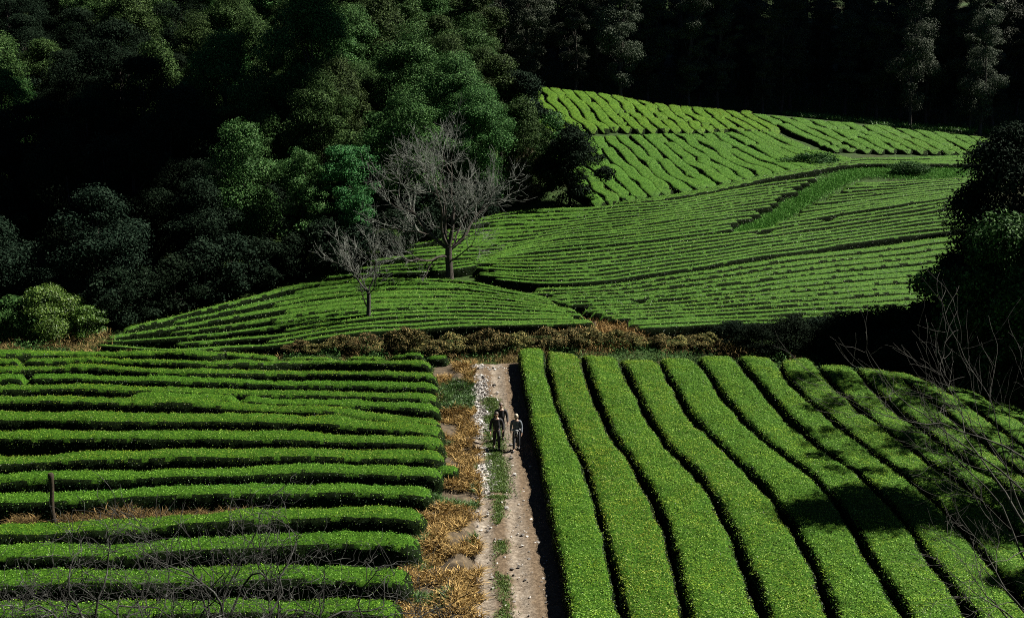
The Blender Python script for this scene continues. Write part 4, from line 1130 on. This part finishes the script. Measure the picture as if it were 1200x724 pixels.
# ------------------------------------------------------------------ light, camera, view
SUN_EL, SUN_AZ = R(48), R(76)          # azimuth clockwise from +Y (away from the camera)
to_sun = Vector((math.sin(SUN_AZ) * math.cos(SUN_EL), math.cos(SUN_AZ) * math.cos(SUN_EL), math.sin(SUN_EL)))
sl = bpy.data.lights.new('sun', 'SUN'); sl.energy = 5.0; sl.angle = R(0.5); sl.color = (1.0, 0.94, 0.82)
so = bpy.data.objects.new('sun', sl); COL.objects.link(so); so.rotation_euler = to_sun.to_track_quat('Z', 'Y').to_euler(); so.location = (60, 40, 80)
w = bpy.data.worlds.new('World'); scene.world = w; w.use_nodes = True
nt = w.node_tree; bg = nt.nodes['Background']
sky = nt.nodes.new('ShaderNodeTexSky'); sky.sky_type = 'NISHITA'; sky.sun_disc = False
sky.sun_elevation = SUN_EL; sky.sun_rotation = SUN_AZ; sky.altitude = 600; sky.air_density = 0.15; sky.dust_density = 0.0; sky.ozone_density = 1.0
nt.links.new(sky.outputs[0], bg.inputs['Color']); bg.inputs['Strength'].default_value = 0.05

# unseen cloudlike slabs added above the view to shade the woods, sparing the tea
M['sun_blocker'] = simple_mat('sun_blocker', [(0.3, (0.62, 0.63, 0.65)), (0.7, (0.82, 0.82, 0.83))], 0.05, 1.0)
def sun_blocker(cx, cy, z, rx, ry, rot=0.0, up=150.0, seed=0, pw=4.0, rz=7.0, notch=None):
    c = Vector((cx, cy, z)) + to_sun * (up / to_sun.z)
    th = np.linspace(0.02, PI - 0.02, 40); ph = np.linspace(0, 2 * PI, 120)
    T, Ph = np.meshgrid(th, ph, indexing='ij')
    q = (np.abs(np.cos(Ph)) ** pw + np.abs(np.sin(Ph)) ** pw) ** (-1 / pw)
    X = np.sin(T) ** 0.5 * np.cos(Ph) * q; Y = np.sin(T) ** 0.5 * np.sin(Ph) * q; Zc = np.cos(T)
    k = 1 + 0.10 * vnoise(np.stack([np.cos(Ph) * 4 * np.sin(T), np.sin(Ph) * 4 * np.sin(T), Zc * 2], -1), seed) + 0.05 * vnoise(np.stack([np.cos(Ph) * 11 * np.sin(T), np.sin(Ph) * 11 * np.sin(T), Zc * 5], -1), seed + 1)
    if notch: k = k * (1 - notch[1] * np.exp(-((Ph - notch[0]) / notch[2]) ** 2))
    X, Y, Zc = X * k * rx, Y * k * ry, Zc * rz * k
    cr, sr = math.cos(rot), math.sin(rot)
    g = Geo(); g.grid(np.stack([c.x + X * cr - Y * sr, c.y + X * sr + Y * cr, c.z + Zc], -1), 0, True, flip=False)
    tag(g.build('sun_blocker', M['sun_blocker']), kind='structure')
sun_blocker(94, 199, 14, 108, 54, 0.0, seed=1, pw=6, notch=(R(249), 0.25, 0.13))  # outline and notch shaped so shade clears the crest and clearing
sun_blocker(-67, 93, 4, 35, 18, 0.0, seed=2, pw=4)
cam = bpy.data.cameras.new('camera'); cam.sensor_width = 36; cam.lens = 36 * FPX / 1200; cam.clip_end = 4000; cam.clip_start = 0.5
co = bpy.data.objects.new('camera', cam); COL.objects.link(co); co.location = (0, 0, CAMH); co.rotation_euler = (PI / 2 - PITCH, 0, 0)
scene.camera = co
vs = scene.view_settings; vs.view_transform = 'Standard'; vs.look = 'None'; vs.gamma = 1; vs.use_curve_mapping = False; vs.exposure = 1.5
scene.cycles.max_bounces = 5; scene.cycles.diffuse_bounces = 2; scene.cycles.transmission_bounces = 2; scene.cycles.use_denoising = False; scene.cycles.filter_width = 1.0
